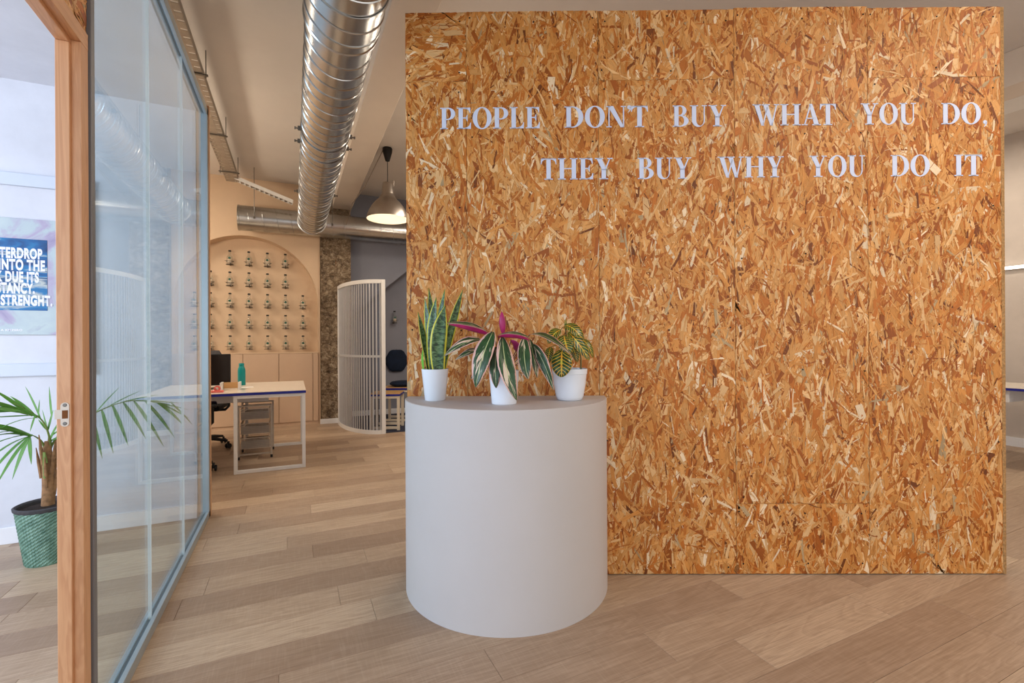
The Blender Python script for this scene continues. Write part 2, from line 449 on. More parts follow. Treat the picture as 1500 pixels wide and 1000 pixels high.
# ------------------------------------------------------------------ setting: shell
struct(MB().box(XW - .2, XE + .2, YS - .2, YN + .4, ZC, ZC + .15).build('ceiling', M['ceiling']), 'warm white plaster ceiling of the main room', 'ceiling')
s = MB(); s.box(XW - .2, XW, YS, YN, 0, .45); s.box(XW - .2, XW, YS, YN, 2.65, ZC); s.box(XW - .2, XW, YS, -.2, .45, 2.65); s.box(XW - .2, XW, 2.8, YN, .45, 2.65)
struct(s.build('wall_west', M['white_wall']), 'white side wall of the meeting room', 'wall')
M['beige_wall'] = paint('beige_wall_paint', (200, 188, 176), 0.7)
struct(MB().box(XE, XE + .2, YS, YN + .2, 0, ZC).build('wall_east', M['beige_wall']), 'pale wall far to the right behind the desk', 'wall')
struct(MB().box(XE - .015, XE, YS, YN, 0, 0.10).build('baseboard_east', M['skirting']), 'white skirting on the far right wall', 'skirting')
s = MB()
s.box(XW, XE, YS - .2, YS, 0, .25); s.box(XW, XE, YS - .2, YS, 2.75, ZC)
for a, b in ((XW, -3.9), (-.8, .05), (5.15, XE)): s.box(a, b, YS - .2, YS, .25, 2.75)
struct(s.build('wall_south', M['white_wall']), 'street wall with tall shop windows behind the viewer', 'wall')
# grey wall at the back right
struct(MB().box(.36, XE, YN, YN + .2, 0, ZC).build('wall_north', M['grey_wall']), 'blue grey wall at the back beside the concrete column', 'wall')
struct(MB().cbox(.8, XE, YN - .014, YN, 0, .09, .003).build('baseboard_north', M['skirting']), 'white skirting under the blue grey wall', 'skirting')
# stair soffit in front of the grey wall: lower edge climbs to the right
sl = .85
pz = lambda x: 2.04 + (x - 1.306) * sl
x1 = 1.306 + (ZC - 2.04) / sl
struct(MB().prism([(.8, pz(.8)), (x1, ZC), (.8, ZC)], 7.6, YN).build('wall_stair_side', M['grey_wall']), 'grey stair side with a sloping lower edge above the booth', 'wall')

# arch wall with niche
AX, AR, AZ, AB, AY = -.60, .93, 1.77, 1.055, 7.5
ND = .24
s = MB(); seg = 40
arc = [(AX + AR * math.cos(math.pi * i / seg), AZ + AR * math.sin(math.pi * i / seg)) for i in range(seg + 1)]
XR = .36
s.add([(XW, AY, 0), (AX - AR, AY, 0), (AX - AR, AY, ZC), (XW, AY, ZC)], [(0, 1, 2, 3)])
s.add([(AX + AR, AY, 0), (XR, AY, 0), (XR, AY, ZC), (AX + AR, AY, ZC)], [(0, 1, 2, 3)])
s.add([(XR, AY, 0), (XR, AY + .45, 0), (XR, AY + .45, ZC), (XR, AY, ZC)], [(0, 1, 2, 3)])
for i in range(seg):
    a, b = arc[i], arc[i + 1]
    s.add([(a[0], AY, a[1]), (b[0], AY, b[1]), (b[0], AY, ZC), (a[0], AY, ZC)], [(0, 1, 2, 3)])
path = [(AX + AR, AB)] + arc + [(AX - AR, AB)]
for i in range(len(path) - 1):
    a, b = path[i], path[i + 1]
    s.add([(a[0], AY, a[1]), (b[0], AY, b[1]), (b[0], AY + ND, b[1]), (a[0], AY + ND, a[1])], [(0, 1, 2, 3)])
s.add([(p[0], AY + ND, p[1]) for p in path], [tuple(range(len(path)))])
s.box(AX - AR - .02, AX + AR + .02, AY + .012, AY + ND + .1, 0, AB)
s.box(XW, XR, AY + ND + .1, AY + .45, 0, ZC)
struct(s.build('wall_arch', M['peach']), 'peach wall with a round arched niche of bottles', 'wall')
# low cupboards under the niche
cab = thing('cupboard', 'long peach flush cupboard under the arched niche', 'cupboard', (AX, AY, 0))
MB().box(-AR - .02, AR + .02, .002, .011, .03, AB).build('carcass', M['peach_dark'], cab)
xs = [.254 - .447 * k for k in range(4)]
edges = [AX - AR] + sorted(xs) + [AX + AR]
for a, b in zip(edges[:-1], edges[1:]):
    MB().cbox(a - AX + .003, b - AX - .003, -.016, .003, .05, AB - .012, .002).build('door', M['peach_dark'], cab)
MB().box(-AR, AR, -.004, .01, .0, .045).build('plinth', M['peach_dark'], cab)
MB().cbox(-AR, AR, -.02, .008, AB - .01, AB + .006, .002).build('shelf_edge', M['peach'], cab)

# exposed concrete column under the beam
def rough_box(x0, x1, y0, y1, z0, z1, step, amp, seed):
    rr = random.Random(seed); bm = bmesh.new()
    nx = max(1, int((x1 - x0) / step)); nz = max(1, int((z1 - z0) / step)); ny = max(1, int((y1 - y0) / step))
    s = MB()
    def grid(o, u, v, nu, nv, n):
        vs = []
        for j in range(nv + 1):
            for i in range(nu + 1):
                e = 0 if i in (0, nu) or j in (0, nv) else rr.uniform(-amp, amp * .3)
                vs.append(Vector(o) + Vector(u) * i / nu + Vector(v) * j / nv + Vector(n) * e)
        s.add(vs, [(j * (nu + 1) + i, j * (nu + 1) + i + 1, (j + 1) * (nu + 1) + i + 1, (j + 1) * (nu + 1) + i) for j in range(nv) for i in range(nu)])
    bm.free()
    grid((x0, y0, z0), (x1 - x0, 0, 0), (0, 0, z1 - z0), nx, nz, (0, -1, 0))
    grid((x1, y0, z0), (0, y1 - y0, 0), (0, 0, z1 - z0), ny, nz, (1, 0, 0))
    grid((x0, y0, z0), (0, y1 - y0, 0), (0, 0, z1 - z0), ny, nz, (-1, 0, 0))
    s.add([(x0, y1, z0), (x1, y1, z0), (x1, y1, z1), (x0, y1, z1)], [(0, 1, 2, 3)])
    s.add([(x0, y0, z1), (x1, y0, z1), (x1, y1, z1), (x0, y1, z1)], [(0, 1, 2, 3)])
    return s
colm = rough_box(.365, .79, 7.46, 7.94, 0, ZC, .022, .014, 3).build('trim_column', M['concrete'], None, True)
struct(colm, 'rough exposed concrete column beside the arched niche', 'column')
struct(MB().cbox(.35, .63, 7.425, 7.46, 0, .07, .003).build('trim_column_plinth', M['skirting']), 'low white plinth strip at the foot of the concrete column', 'trim')
# beam along the room
struct(MB().cbox(.53, .80, YS, 7.46, 3.2, ZC, .006).build('trim_beam', M['beam']), 'painted ceiling beam running beside the spiral duct', 'beam')
struct(MB().cbox(5.2, 5.5, YS, 7.9, 3.22, ZC, .006).build('trim_beam_far', M['beam']), 'second painted ceiling beam far to the right', 'beam')

# meeting room (left) : end wall, ceiling
PX = -.555
struct(MB().box(XW, PX - .05, 3.84, 3.96, 0, 2.86).build('wall_meeting_room', M['white_wall']), 'white end wall of the meeting room with poster and moulding', 'wall')
struct(MB().cbox(XW, PX - .05, 3.826, 3.84, 0, .10, .003).build('baseboard_meeting_room', M['skirting']), 'white skirting along the meeting room end wall', 'skirting')
struct(MB().box(XW, PX - .045, YS, 3.96, 2.80, 2.86).build('ceiling_meeting_room', M['white_wall']), 'white lowered ceiling of the meeting room', 'ceiling')
# picture-frame moulding on the end wall
def frame_moulding(x0, x1, z0, z1, wd, label):
    t = thing('trim_moulding', label, 'moulding', ((x0 + x1) / 2, 3.84, z0)); struct(t)
    xm = (x0 + x1) / 2; hz = z1 - z0
    for a, b, c, d in ((x0, x1, z1 - wd, z1), (x0, x1, z0, z0 + wd), (x0, x0 + wd, z0 + wd, z1 - wd), (x1 - wd, x1, z0 + wd, z1 - wd)):
        MB().cbox(a - xm, b - xm, -.022, 0, c - z0, d - z0, .006).build('rail', M['moulding'], t)
M['moulding'] = paint('pale_blue_moulding_paint', (206, 214, 226), 0.5, 0.02, 6, 0)
p0 = onY(0, 251, 3.84); p1 = onY(0, 270, 3.84); q0 = onY(0, 552, 3.84); xr = onY(140, 400, 3.84).x
frame_moulding(xr - 2.1, xr, q0.z, p0.z, p0.z - p1.z, 'pale blue rectangular wall moulding framing the poster')

# ------------------------------------------------------------------ glass partition
PY0, PY1, PZ = 1.80, 3.84, 2.82
part = thing('glass_partition', 'frameless three-pane glass partition in a pale aluminium track', 'partition', (PX, PY0, 0))
L = PY1 - PY0
def alu_rail(y0, y1, z0, z1, nm):
    r = MB(); r.cbox(-.024, -.006, y0, y1, z0, z1, .002); r.cbox(.006, .024, y0, y1, z0, z1, .002)
    r.box(-.008, .008, y0, y1, z0 if z0 < 1 else z1 - .012, z0 + .012 if z0 < 1 else z1)
    o = r.build(nm, M['alu'], part); return o
alu_rail(.0, L, 0, .045, 'bottom_track'); alu_rail(0, L, PZ - .05, PZ, 'top_track')
MB().box(-.0055, .0055, 0, L, .012, .036).build('gasket', M['gasket'], part)
MB().box(-.0055, .0055, 0, L, PZ - .042, PZ - .012).build('gasket', M['gasket'], part)
MB().cbox(-.012, .012, -.006, .022, 0, PZ, .002).build('side_profile', M['alu_dark'], part)
MB().cbox(-.024, .024, L - .045, L, 0, PZ, .002).build('side_profile', M['alu'], part)
ys = [onJ for onJ in (PY0 + .03, 2.44, 3.10, PY1 - .03)]
for a, b in zip(ys[:-1], ys[1:]):
    MB().box(-.005, .005, a - PY0 + .002, b - PY0 - .002, .03, PZ - .03).build('pane', M['pane'], part)
for j in ys[1:-1]:
    MB().box(-.0055, .0055, j - PY0 - .003, j - PY0 + .003, .03, PZ - .03).build('joint', M['joint'], part)
struct(MB().cbox(PX - .045, PX + .03, PY1, PY1 + .02, 0, PZ + .03, .002).build('trim_end_post', M['pine']), 'thin pine post closing the far end of the glass partition', 'trim')

# door frame, open doorway to the meeting room
DZ = 2.055
df = thing('door_1', 'varnished pine door frame of the open meeting room doorway', 'door frame', (PX, 1.74, 0)); struct(df)
j = MB(); j.cbox(-.017, .006, 0, .05, 0, DZ + .0115, .0015); j.cbox(-.048, -.0165, -.012, .05, 0, DZ - .0005, .0015)
j.build('jamb', M['pine'], df)
j = MB(); j.cbox(-.017, .006, -.97, -.918, 0, DZ + .0115, .0015); j.cbox(-.048, -.0165, -.97, -.906, 0, DZ - .0005, .0015)
j.build('jamb', M['pine'], df)
j = MB(); j.cbox(-.017, .006, -.97, .0515, DZ + .012, DZ + .06, .0015); j.cbox(-.048, -.0165, -.97, .0515, DZ, DZ + .06, .0015)
j.build('head', M['pine_y'], df)
# strike plate
sp = onY(95, 607, 1.727); zc = sp.z; xc = sp.x - PX
pts = []
for k in range(24):
    a = 2 * math.pi * k / 24; pts.append((xc + .0095 * math.cos(a), zc + (.0245 if math.sin(a) >= 0 else -.0245) + .0095 * math.sin(a)))
MB().prism(pts, -.0135, -.0118).build('strike_plate', M['brass_white'], df)
MB().box(xc - .0055, xc + .0065, -.0150, -.0136, zc - .011, zc + .012).build('strike_hole', M['strike_dark'], df)
MB().box(xc - .022, xc - .006, -.0138, -.012, zc - .012, zc + .014).build('strike_lip', M['brass_white'], df)
for dz in (-.0255, .0265):
    MB().lathe([(0, -.0150), (.0042, -.0148), (.005, -.0135)], (xc, 0, zc + dz), 12, 'y').build('screw', M['steel_rod'], df)

# ------------------------------------------------------------------ OSB
PAL = [((203, 136, 66), 28), ((212, 152, 86), 22), ((224, 178, 122), 14), ((184, 106, 38), 20), ((156, 82, 24), 9), ((116, 60, 20), 2), ((176, 148, 108), 0.9), ((234, 206, 168), 3.5)]
PALC = np.array([lin(c) for c, _ in PAL]); PALW = np.array([q for _, q in PAL], float); PALW /= PALW.sum()
def strands(name, w, h, parent, seed, ang=90, spread=28, loc=(0, 0, 0), density=1.0):
    """thin wood strands lying on a board face in the xz plane (front towards -y)"""
    g = np.random.default_rng(seed); A = w * h
    Vs, Cs, Us = [], [], []
    for (cnt, l0, l1, w0, w1, z0, z1) in ((1300, .09, .20, .018, .046, 0, .0024), (1900, .06, .17, .009, .024, .0003, .0028),
                                         (1700, .03, .10, .0025, .009, .0004, .0030), (1300, .008, .03, .002, .006, .0006, .0030)):
        n = max(8, int(cnt * A * density))
        cx = g.uniform(0, w, n); cz = g.uniform(0, h, n)
        a = np.radians(ang + g.normal(0, spread, n)); odd = g.random(n) < .16; a[odd] = g.uniform(0, np.pi, odd.sum())
        ln = g.uniform(l0, l1, n) / 2; wd = w0 + (w1 - w0) * g.random(n) ** 1.8; wd /= 2
        bend = g.normal(0, .06, n) * ln
        t = np.stack([np.cos(a), np.sin(a)], 1); q = np.stack([-np.sin(a), np.cos(a)], 1)
        c = np.stack([cx, cz], 1)
        dep = g.uniform(z0, z1, n); tl = g.normal(0, .0006, n); tw = g.normal(0, .0004, n)
        pts = []; deps = []
        for (su, sv) in ((-1, -1), (0, -1), (1, -1), (1, 1), (0, 1), (-1, 1)):
            jl = g.uniform(-.22, .12, n) if su else g.uniform(-.2, .2, n)
            jw = g.uniform(-.35, .10, n)
            u = su * ln * (1 + jl) if su else jl * ln
            vv = sv * wd * (1 + jw) + (bend if su == 0 else 0)
            p = c + t * u[:, None] + q * vv[:, None]
            pts.append(p); deps.append(np.clip(dep + tl * su + tw * sv, 0.0001, .004))
        P = np.stack(pts, 1); D = np.stack(deps, 1)
        P[:, :, 0] = np.clip(P[:, :, 0], 0, w); P[:, :, 1] = np.clip(P[:, :, 1], 0, h)
        V = np.empty((n, 6, 3)); V[:, :, 0] = P[:, :, 0]; V[:, :, 1] = -D; V[:, :, 2] = P[:, :, 1]
        pw = PALW * (np.array([1, 1, .7, 1.2, 1.2, 1, .4, .3]) if l1 <= .11 else 1); col = PALC[g.choice(len(PALC), n, p=pw / pw.sum())] * g.uniform(.86, 1.14, (n, 1))
        base = g.uniform(0, 50, (n, 2))
        uu = np.stack([-ln, np.zeros(n), ln, ln, np.zeros(n), -ln], 1) + base[:, :1]
        vv = np.stack([-wd, -wd, -wd, wd, wd, wd], 1) + base[:, 1:]
        Vs.append(V.reshape(-1, 3)); Cs.append(np.repeat(col, 6, 0)); Us.append(np.stack([uu, vv], 2).reshape(-1, 2))
    V = np.concatenate(Vs); C = np.concatenate(Cs); U = np.concatenate(Us); n = len(V) // 6
    me = bpy.data.meshes.new(name)
    me.vertices.add(len(V)); me.vertices.foreach_set('co', V.astype(np.float32).ravel())
    me.loops.add(n * 6); me.loops.foreach_set('vertex_index', np.arange(n * 6, dtype=np.int32))
    me.polygons.add(n); me.polygons.foreach_set('loop_start', np.arange(0, n * 6, 6, dtype=np.int32))
    me.update(calc_edges=True)
    ca = me.color_attributes.new('tone', 'FLOAT_COLOR', 'POINT')
    ca.data.foreach_set('color', np.concatenate([C, np.ones((len(C), 1))], 1).astype(np.float32).ravel())
    uv = me.uv_layers.new(name='grain'); uv.data.foreach_set('uv', U.astype(np.float32).ravel())
    me.materials.append(M['strand'])
    o = link(name, me, parent, loc); o['kind'] = 'stuff'
    return o

WD = 2.414; WYAW = R(0.45)
osb_org = cw((596 - 750) / FPX * WD, WD, 0)
osb_rot = -TH + WYAW * -1       # right end a touch nearer
osb = thing('wall_osb', 'free-standing feature wall clad in orange oriented strand board', 'wall', osb_org, osb_rot); struct(osb)
OM = Matrix.Translation(osb_org) @ Matrix.Rotation(osb_rot, 4, 'Z'); OMI = OM.inverted()
on = OM.to_3x3() @ Vector((0, 1, 0))
def onW(px, py):
    p = OMI @ on_plane(px, py, osb_org, on); return p.x, p.z
TOPZ = 2.895
cx_ = [0.0] + [onW(p, 500)[0] for p in (685, 878, 1077, 1272, 1467)]
WW = cx_[-1]
zt = onW(780, 119)[1]; zb = onW(1170, 737)[1]
MB().box(.0, WW + .02, .02, .12, 0, TOPZ - .01).build('frame_core', M['osb_core'], osb)
pid = 0
screw_me = MB().lathe([(0, -.0052), (.0032, -.005), (.0042, -.003), (.0042, -.001)], (0, 0, 0), 10, 'y').mesh('screw_head', M['black'])
for k in range(5):
    x0, x1 = cx_[k], cx_[k + 1]
    top = TOPZ + (.008 if k == 3 else 0.002 * (k % 2))
    rows = [(0, zt), (zt, top)] if k in (0, 2, 4) else [(0, zb), (zb, top)]
    for (z0, z1) in rows:
        pid += 1
        p = MB().cbox(.0003, x1 - x0 - .0003, 0, .018, .0003 if z0 else .004, z1 - z0 - .0003, .0003).build('osb_panel', M['osb_core'], osb, False, (x0, 0, z0))
        horiz = (k == 0 and z0 > 0)
        strands('strands', x1 - x0 - .0014, z1 - z0 - (.0014 if z0 else .0054), p, 100 + pid, 12 if horiz else 90, 30 if horiz else 26, (.0007, -.0002, .0007 if z0 else .0047))
        hh = z1 - z0; ww = x1 - x0
        rows_s = [.045] + [hh * q for q in ((.27, .5, .74) if hh > 1 else ())] + [hh - .045]
        for zz in rows_s:
            for xx in ([.025, ww - .03] if ww < .5 else [.025, ww * .52, ww - .03]):
                if rng.random() < .8:
                    link('screw_head', screw_me, p, (xx + rng.uniform(-.012, .012), 0, zz + rng.uniform(-.015, .015)))
e = MB().cbox(WW + .001, WW + .019, -.001, .14, .002, TOPZ - .002, .0008).build('end_panel', M['osb_edge'], osb)
MB().cbox(0, WW + .018, .122, .14, 0, TOPZ - .004, .001).build('back_panel', M['osb_core'], osb)

# OSB sheet above the doorway and second glazed section towards the viewer
od = MB().box(PX - .02, PX - .001, .77, 1.792, DZ + .06, PZ).build('wall_over_door', M['osb_core'])
struct(od, 'oriented strand board sheet above the meeting room doorway', 'wall')
so = strands('strands', 1.02, PZ - DZ - .062, od, 77, 0, 30, (PX, .771, DZ + .061)); so.rotation_euler.z = R(90)
g2 = thing('glass_partition', 'glass partition bay beside the doorway nearest the viewer', 'partition', (PX, YS, 0))
L2 = .77 - YS
for z0, z1 in ((0, .045), (PZ - .05, PZ)): MB().cbox(-.024, .024, 0, L2, z0, z1, .002).build('track', M['alu'], g2)
for a in range(3): MB().box(-.005, .005, a * L2 / 3 + .002, (a + 1) * L2 / 3 - .002, .045, PZ - .05).build('pane', M['pane'], g2)

# ------------------------------------------------------------------ lettering
def ring(c1, rx1, ry1, c2, rx2, ry2, a0, a1, n=28):
    out = []
    for i in range(n):
        t0 = R(a0 + (a1 - a0) * i / n); t1 = R(a0 + (a1 - a0) * (i + 1) / n)
        out.append([(c1[0] + rx1 * math.cos(t0), c1[1] + ry1 * math.sin(t0)), (c1[0] + rx1 * math.cos(t1), c1[1] + ry1 * math.sin(t1)),
                    (c2[0] + rx2 * math.cos(t1), c2[1] + ry2 * math.sin(t1)), (c2[0] + rx2 * math.cos(t0), c2[1] + ry2 * math.sin(t0))])
    return out
def rc(x0, y0, x1, y1): return [(x0, y0), (x1, y0), (x1, y1), (x0, y1)]
SH = .045
def stem(x0=.08, x1=.28, l=0., r=.36): return [rc(x0, 0, x1, 1), rc(l, 0, r, SH)]
WB = [(.36, SH), (.50, .09), (.58, .17), (.62, .29), (.655, .29), (.645, 0), (.36, 0)]
WT = [(.36, 1 - SH), (.49, .92), (.56, .86), (.595, .74), (.63, .74), (.62, 1), (.36, 1)]
comma = lambda ox, oy: [[(ox + .09 + .09 * math.cos(R(a)), oy + .09 * math.sin(R(a))) for a in range(0, 360, 24)],
                        [(ox + .18, oy), (ox + .175, oy - .08), (ox + .13, oy - .17), (ox + .05, oy - .24), (ox + .04, oy - .215), (ox + .10, oy - .14), (ox + .115, oy - .06), (ox + .09, oy)]]
GL = {
 'P': (.70, stem() + [rc(0, 1 - SH, .36, 1), rc(.2, .43, .36, .43 + SH)] + ring((.36, .715), .34, .285, (.36, .715), .14, .24, -90, 90)),
 'E': (.66, [rc(.08, 0, .28, 1), rc(0, 0, .5, SH), rc(0, 1 - SH, .5, 1), rc(.28, .49, .47, .49 + SH), [(.40, .51), (.47, .66), (.495, .66), (.495, .36), (.47, .36)], WB, WT]),
 'O': (.87, ring((.435, .5), .435, .52, (.435, .5), .225, .475, 0, 360, 56)),
 'L': (.66, [rc(.08, 0, .28, 1), rc(0, 0, .5, SH), rc(0, 1 - SH, .36, 1), WB]),
 'D': (.82, stem() + [rc(0, 1 - SH, .36, 1)] + ring((.34, .5), .48, .5, (.34, .5), .27, .455, -90, 90)),
 'N': (.86, [rc(.09, 0, .14, 1), rc(0, 0, .23, SH), rc(0, 1 - SH, .2, 1), [(.06, 1), (.30, 1), (.775, 0), (.62, 0)], rc(.725, 0, .775, 1), rc(.63, 1 - SH, .86, 1)]),
 '\'': (.22, comma(0, .94)),
 'T': (.74, [rc(.27, 0, .47, 1), rc(.17, 0, .57, SH), rc(.02, 1 - SH, .72, 1), [(.0, .72), (.035, .72), (.07, .85), (.14, .92), (.27, 1 - SH), (.27, 1), (.015, 1)], [(.74, .72), (.725, 1), (.47, 1), (.47, 1 - SH), (.60, .92), (.67, .85), (.705, .72)]]),
 'B': (.75, stem() + [rc(0, 1 - SH, .36, 1), rc(.2, .5, .38, .5 + SH)] + ring((.36, .755), .29, .245, (.36, .76), .11, .2, -90, 90) + ring((.36, .265), .39, .265, (.36, .27), .18, .225, -90, 90)),
 'U': (.80, [rc(.09, .3, .29, 1), rc(0, 1 - SH, .38, 1), rc(.645, .3, .695, 1), rc(.55, 1 - SH, .80, 1)] + ring((.3925, .3), .3025, .32, (.4675, .3), .1775, .265, 180, 360)),
 'Y': (.82, [[(.07, 1), (.30, 1), (.515, .5), (.515, .42), (.31, .42), (.31, .5)], [(.68, 1), (.735, 1), (.515, .44), (.47, .50)], rc(.31, 0, .515, .47), rc(0, 1 - SH, .40, 1), rc(.58, 1 - SH, .83, 1), rc(.21, 0, .62, SH)]),
 'W': (1.2, [[(.07, 1), (.29, 1), (.53, 0), (.40, 0)], [(.44, 0), (.50, .02), (.70, .84), (.655, .88)], [(.48, 1), (.70, 1), (.94, 0), (.81, 0)], [(.84, 0), (.91, .0), (1.13, 1), (1.075, 1)], rc(0, 1 - SH, .38, 1), rc(.42, 1 - SH, .79, 1), rc(.98, 1 - SH, 1.21, 1)]),
 'H': (.92, [rc(.08, 0, .28, 1), rc(.64, 0, .84, 1), rc(0, 0, .36, SH), rc(.56, 0, .92, SH), rc(0, 1 - SH, .36, 1), rc(.56, 1 - SH, .92, 1), rc(.28, .49, .64, .535)]),
 'A': (.86, [[(.10, 0), (.155, 0), (.42, .90), (.38, 1)], [(.34, 1), (.48, 1), (.80, 0), (.57, 0)], rc(.2, .3, .62, .345), rc(0, 0, .27, SH), rc(.48, 0, .88, SH)]),
 ',': (.22, comma(0, .09)),
 'I': (.36, stem() + [rc(0, 1 - SH, .36, 1)]),
}
def word(txt, px0, px1, y0l, y1l, label, group):
    (u0, vb), (u1, vb2) = onW(px0, y1l), onW(px1, y1l); vt = onW(px0, y0l)[1]
    H = vt - vb
    gap = .07; ws = []
    kern = {("N", "'"): -.02, ("'", "T"): -.12, ('A', 'T'): -.1, ('H', 'A'): -.02, ('O', ','): .02, ('W', 'H'): .0, ('H', 'Y'): -.02}
    x = 0; pos = []
    for i, ch in enumerate(txt):
        if i: x += gap + kern.get((txt[i - 1], ch), 0)
        pos.append(x); x += GL[ch][0]
    k = (u1 - u0) / x
    wo = OM @ Vector((u0, -.0034, vb))
    t = thing('wall_lettering', label, 'lettering', wo, osb_rot, group)
    for ch, ox in zip(txt, pos):
        b = MB()
        for poly in GL[ch][1]:
            if sum(poly[i][0] * poly[(i + 1) % len(poly)][1] - poly[(i + 1) % len(poly)][0] * poly[i][1] for i in range(len(poly))) < 0: poly = poly[::-1]
            b.prism([(p[0] * k, p[1] * H) for p in poly], -.0012, .001)
        b.build('letter', M['letter'], t, False, (ox * k, 0, 0))
lw = 'pale blue serif word %s on the %s line of the strand board wall'
gp = 'pale blue words on the strand board wall'
for tx, a, b, yt, yb in (("PEOPLE", 645, 791, 158.5, 189.5), ("DON'T", 827, 949, 156.5, 187.5), ("BUY", 985, 1063, 155, 186), ("WHAT", 1102, 1224, 153.5, 184.5), ("YOU", 1260, 1341, 152, 183), ("DO,", 1378, 1446, 151.5, 182.5)):
    word(tx, a, b, yt, yb, lw % (tx.strip(','), 'upper'), gp)
for tx, a, b, yt, yb in (("THEY", 792, 897, 232.5, 263.5), ("BUY", 934, 1012, 231.5, 262.5), ("WHY", 1051, 1147, 230, 260.5), ("YOU", 1185, 1266, 228.5, 259.5), ("DO", 1304, 1361, 227.5, 258.5), ("IT", 1397, 1438, 227, 258)):
    word(tx, a, b, yt, yb, lw % (tx, 'lower'), gp)

# ------------------------------------------------------------------ half-round podium
pc = cw((741 - 750) / FPX * WD, WD - .004, 0); PR = .505; PH = .921
pod = thing('podium', 'white half-round podium standing against the strand board wall', 'podium', pc, osb_rot)
n = 96
prof = [(math.cos(-math.pi * i / n), math.sin(-math.pi * i / n)) for i in range(n + 1)]
s = MB()
rings = [(PR, 0), (PR, PH - .03)]
vs = [(p[0] * r, p[1] * r - .008, z) for r, z in rings for p in prof]; m = n + 1
fs = [(i, i + 1, m + i + 1, m + i) for i in range(n)] + [(n, 0, m, m + n)]
s.add(vs, fs + [tuple(range(m))])
s.build('body', M['podium'], pod, True)
s = MB(); rings = [(PR, PH - .03), (PR, PH - .003), (PR - .003, PH)]
vs = [(p[0] * r, p[1] * r - .008, z) for r, z in rings for p in prof]
fs = [(k * m + i, k * m + i + 1, (k + 1) * m + i + 1, (k + 1) * m + i) for k in range(2) for i in range(n)] + [((k + 1) * m - 1, k * m, (k + 1) * m, (k + 2) * m - 1) for k in range(2)]
s.add(vs, fs + [tuple(range(2 * m, 3 * m)), tuple(range(m))[::-1]])
s.build('top', M['podium'], pod, True)

# ------------------------------------------------------------------ potted plants on the podium
def leaf(pts, width, nrm, mats, parent, name='leaf', fold=.15, prof=None, nseg=14, org=None, twist=0.0):
    """bezier leaf through base, control, tip; upper and lower faces carry different materials"""
    a, c, b = [Vector(p) for p in pts]; nrm = Vector(nrm).normalized()
    prof = prof or (lambda t: math.sin(math.pi * min(1, t * .97 + .02) ** .85) ** .75)
    V = []; U = []; NV = 5
    for i in range(nseg + 1):
        t = i / nseg; p = a * (1 - t) ** 2 + c * 2 * t * (1 - t) + b * t * t
        tg = ((c - a) * (1 - t) + (b - c) * t).normalized()
        sd = tg.cross(nrm); sd = sd.normalized() if sd.length > 1e-4 else RT.copy()
        nn = sd.cross(tg).normalized()
        if twist:
            q = Matrix.Rotation(twist * t, 3, tg); sd = q @ sd; nn = q @ nn
        w2 = width / 2 * max(.03, prof(t))
        for k in range(NV):
            v = k / (NV - 1) * 2 - 1
            V.append(p + sd * v * w2 + nn * (fold * abs(v) ** 1.3 * w2)); U.append((t, (v + 1) / 2))
    nvt = len(V); nrmv = nrm * .0006
    s = MB(); top = []
    for i in range(nseg):
        for k in range(NV - 1):
            top.append((i * NV + k, i * NV + k + 1, (i + 1) * NV + k + 1, (i + 1) * NV + k))
    org = Vector(org) if org is not None else Vector((0, 0, 0))
    # thin solid: lower skin offset, rims closed
    V2 = [v - (nn * 0) for v in V]
    me = bpy.data.meshes.new(name)
    low = [v - Vector(nrm) * .0007 for v in V]
    rim = [k for k in range(NV)] + [(i) * NV + NV - 1 for i in range(1, nseg + 1)] + [nseg * NV + k for k in range(NV - 2, -1, -1)] + [i * NV for i in range(nseg - 1, 0, -1)]
    faces = [tuple(reversed(q)) for q in top] + [tuple(x + nvt for x in q) for q in top] + [(rim[i], rim[(i + 1) % len(rim)], rim[(i + 1) % len(rim)] + nvt, rim[i] + nvt) for i in range(len(rim))]
    me.from_pydata([tuple(v - org) for v in V + low], [], faces)
    for mm in mats: me.materials.append(mm)
    me.polygons.foreach_set('material_index', [0] * len(top) + [1] * len(top) + [0] * len(rim))
    me.polygons.foreach_set('use_smooth', [True] * len(faces))
    uv = me.uv_layers.new(name='leaf'); UU = U + U
    uv.data.foreach_set('uv', [x for l in me.loops for x in UU[l.vertex_index]])
    me.update()
    return link(name, me, parent)

TO = -FW        # towards the viewer
UP = Vector((0, 0, 1))
TOPZ_P = PH
def pot(root, prof, soil_z, soil_r):
    MB().lathe(prof, n=48).build('pot', M['pot_white'], root, True)
    MB().lathe([(0, soil_z + .006), (soil_r * .5, soil_z + .004), (soil_r, soil_z)], n=32).build('soil', M['soil'], root, True)

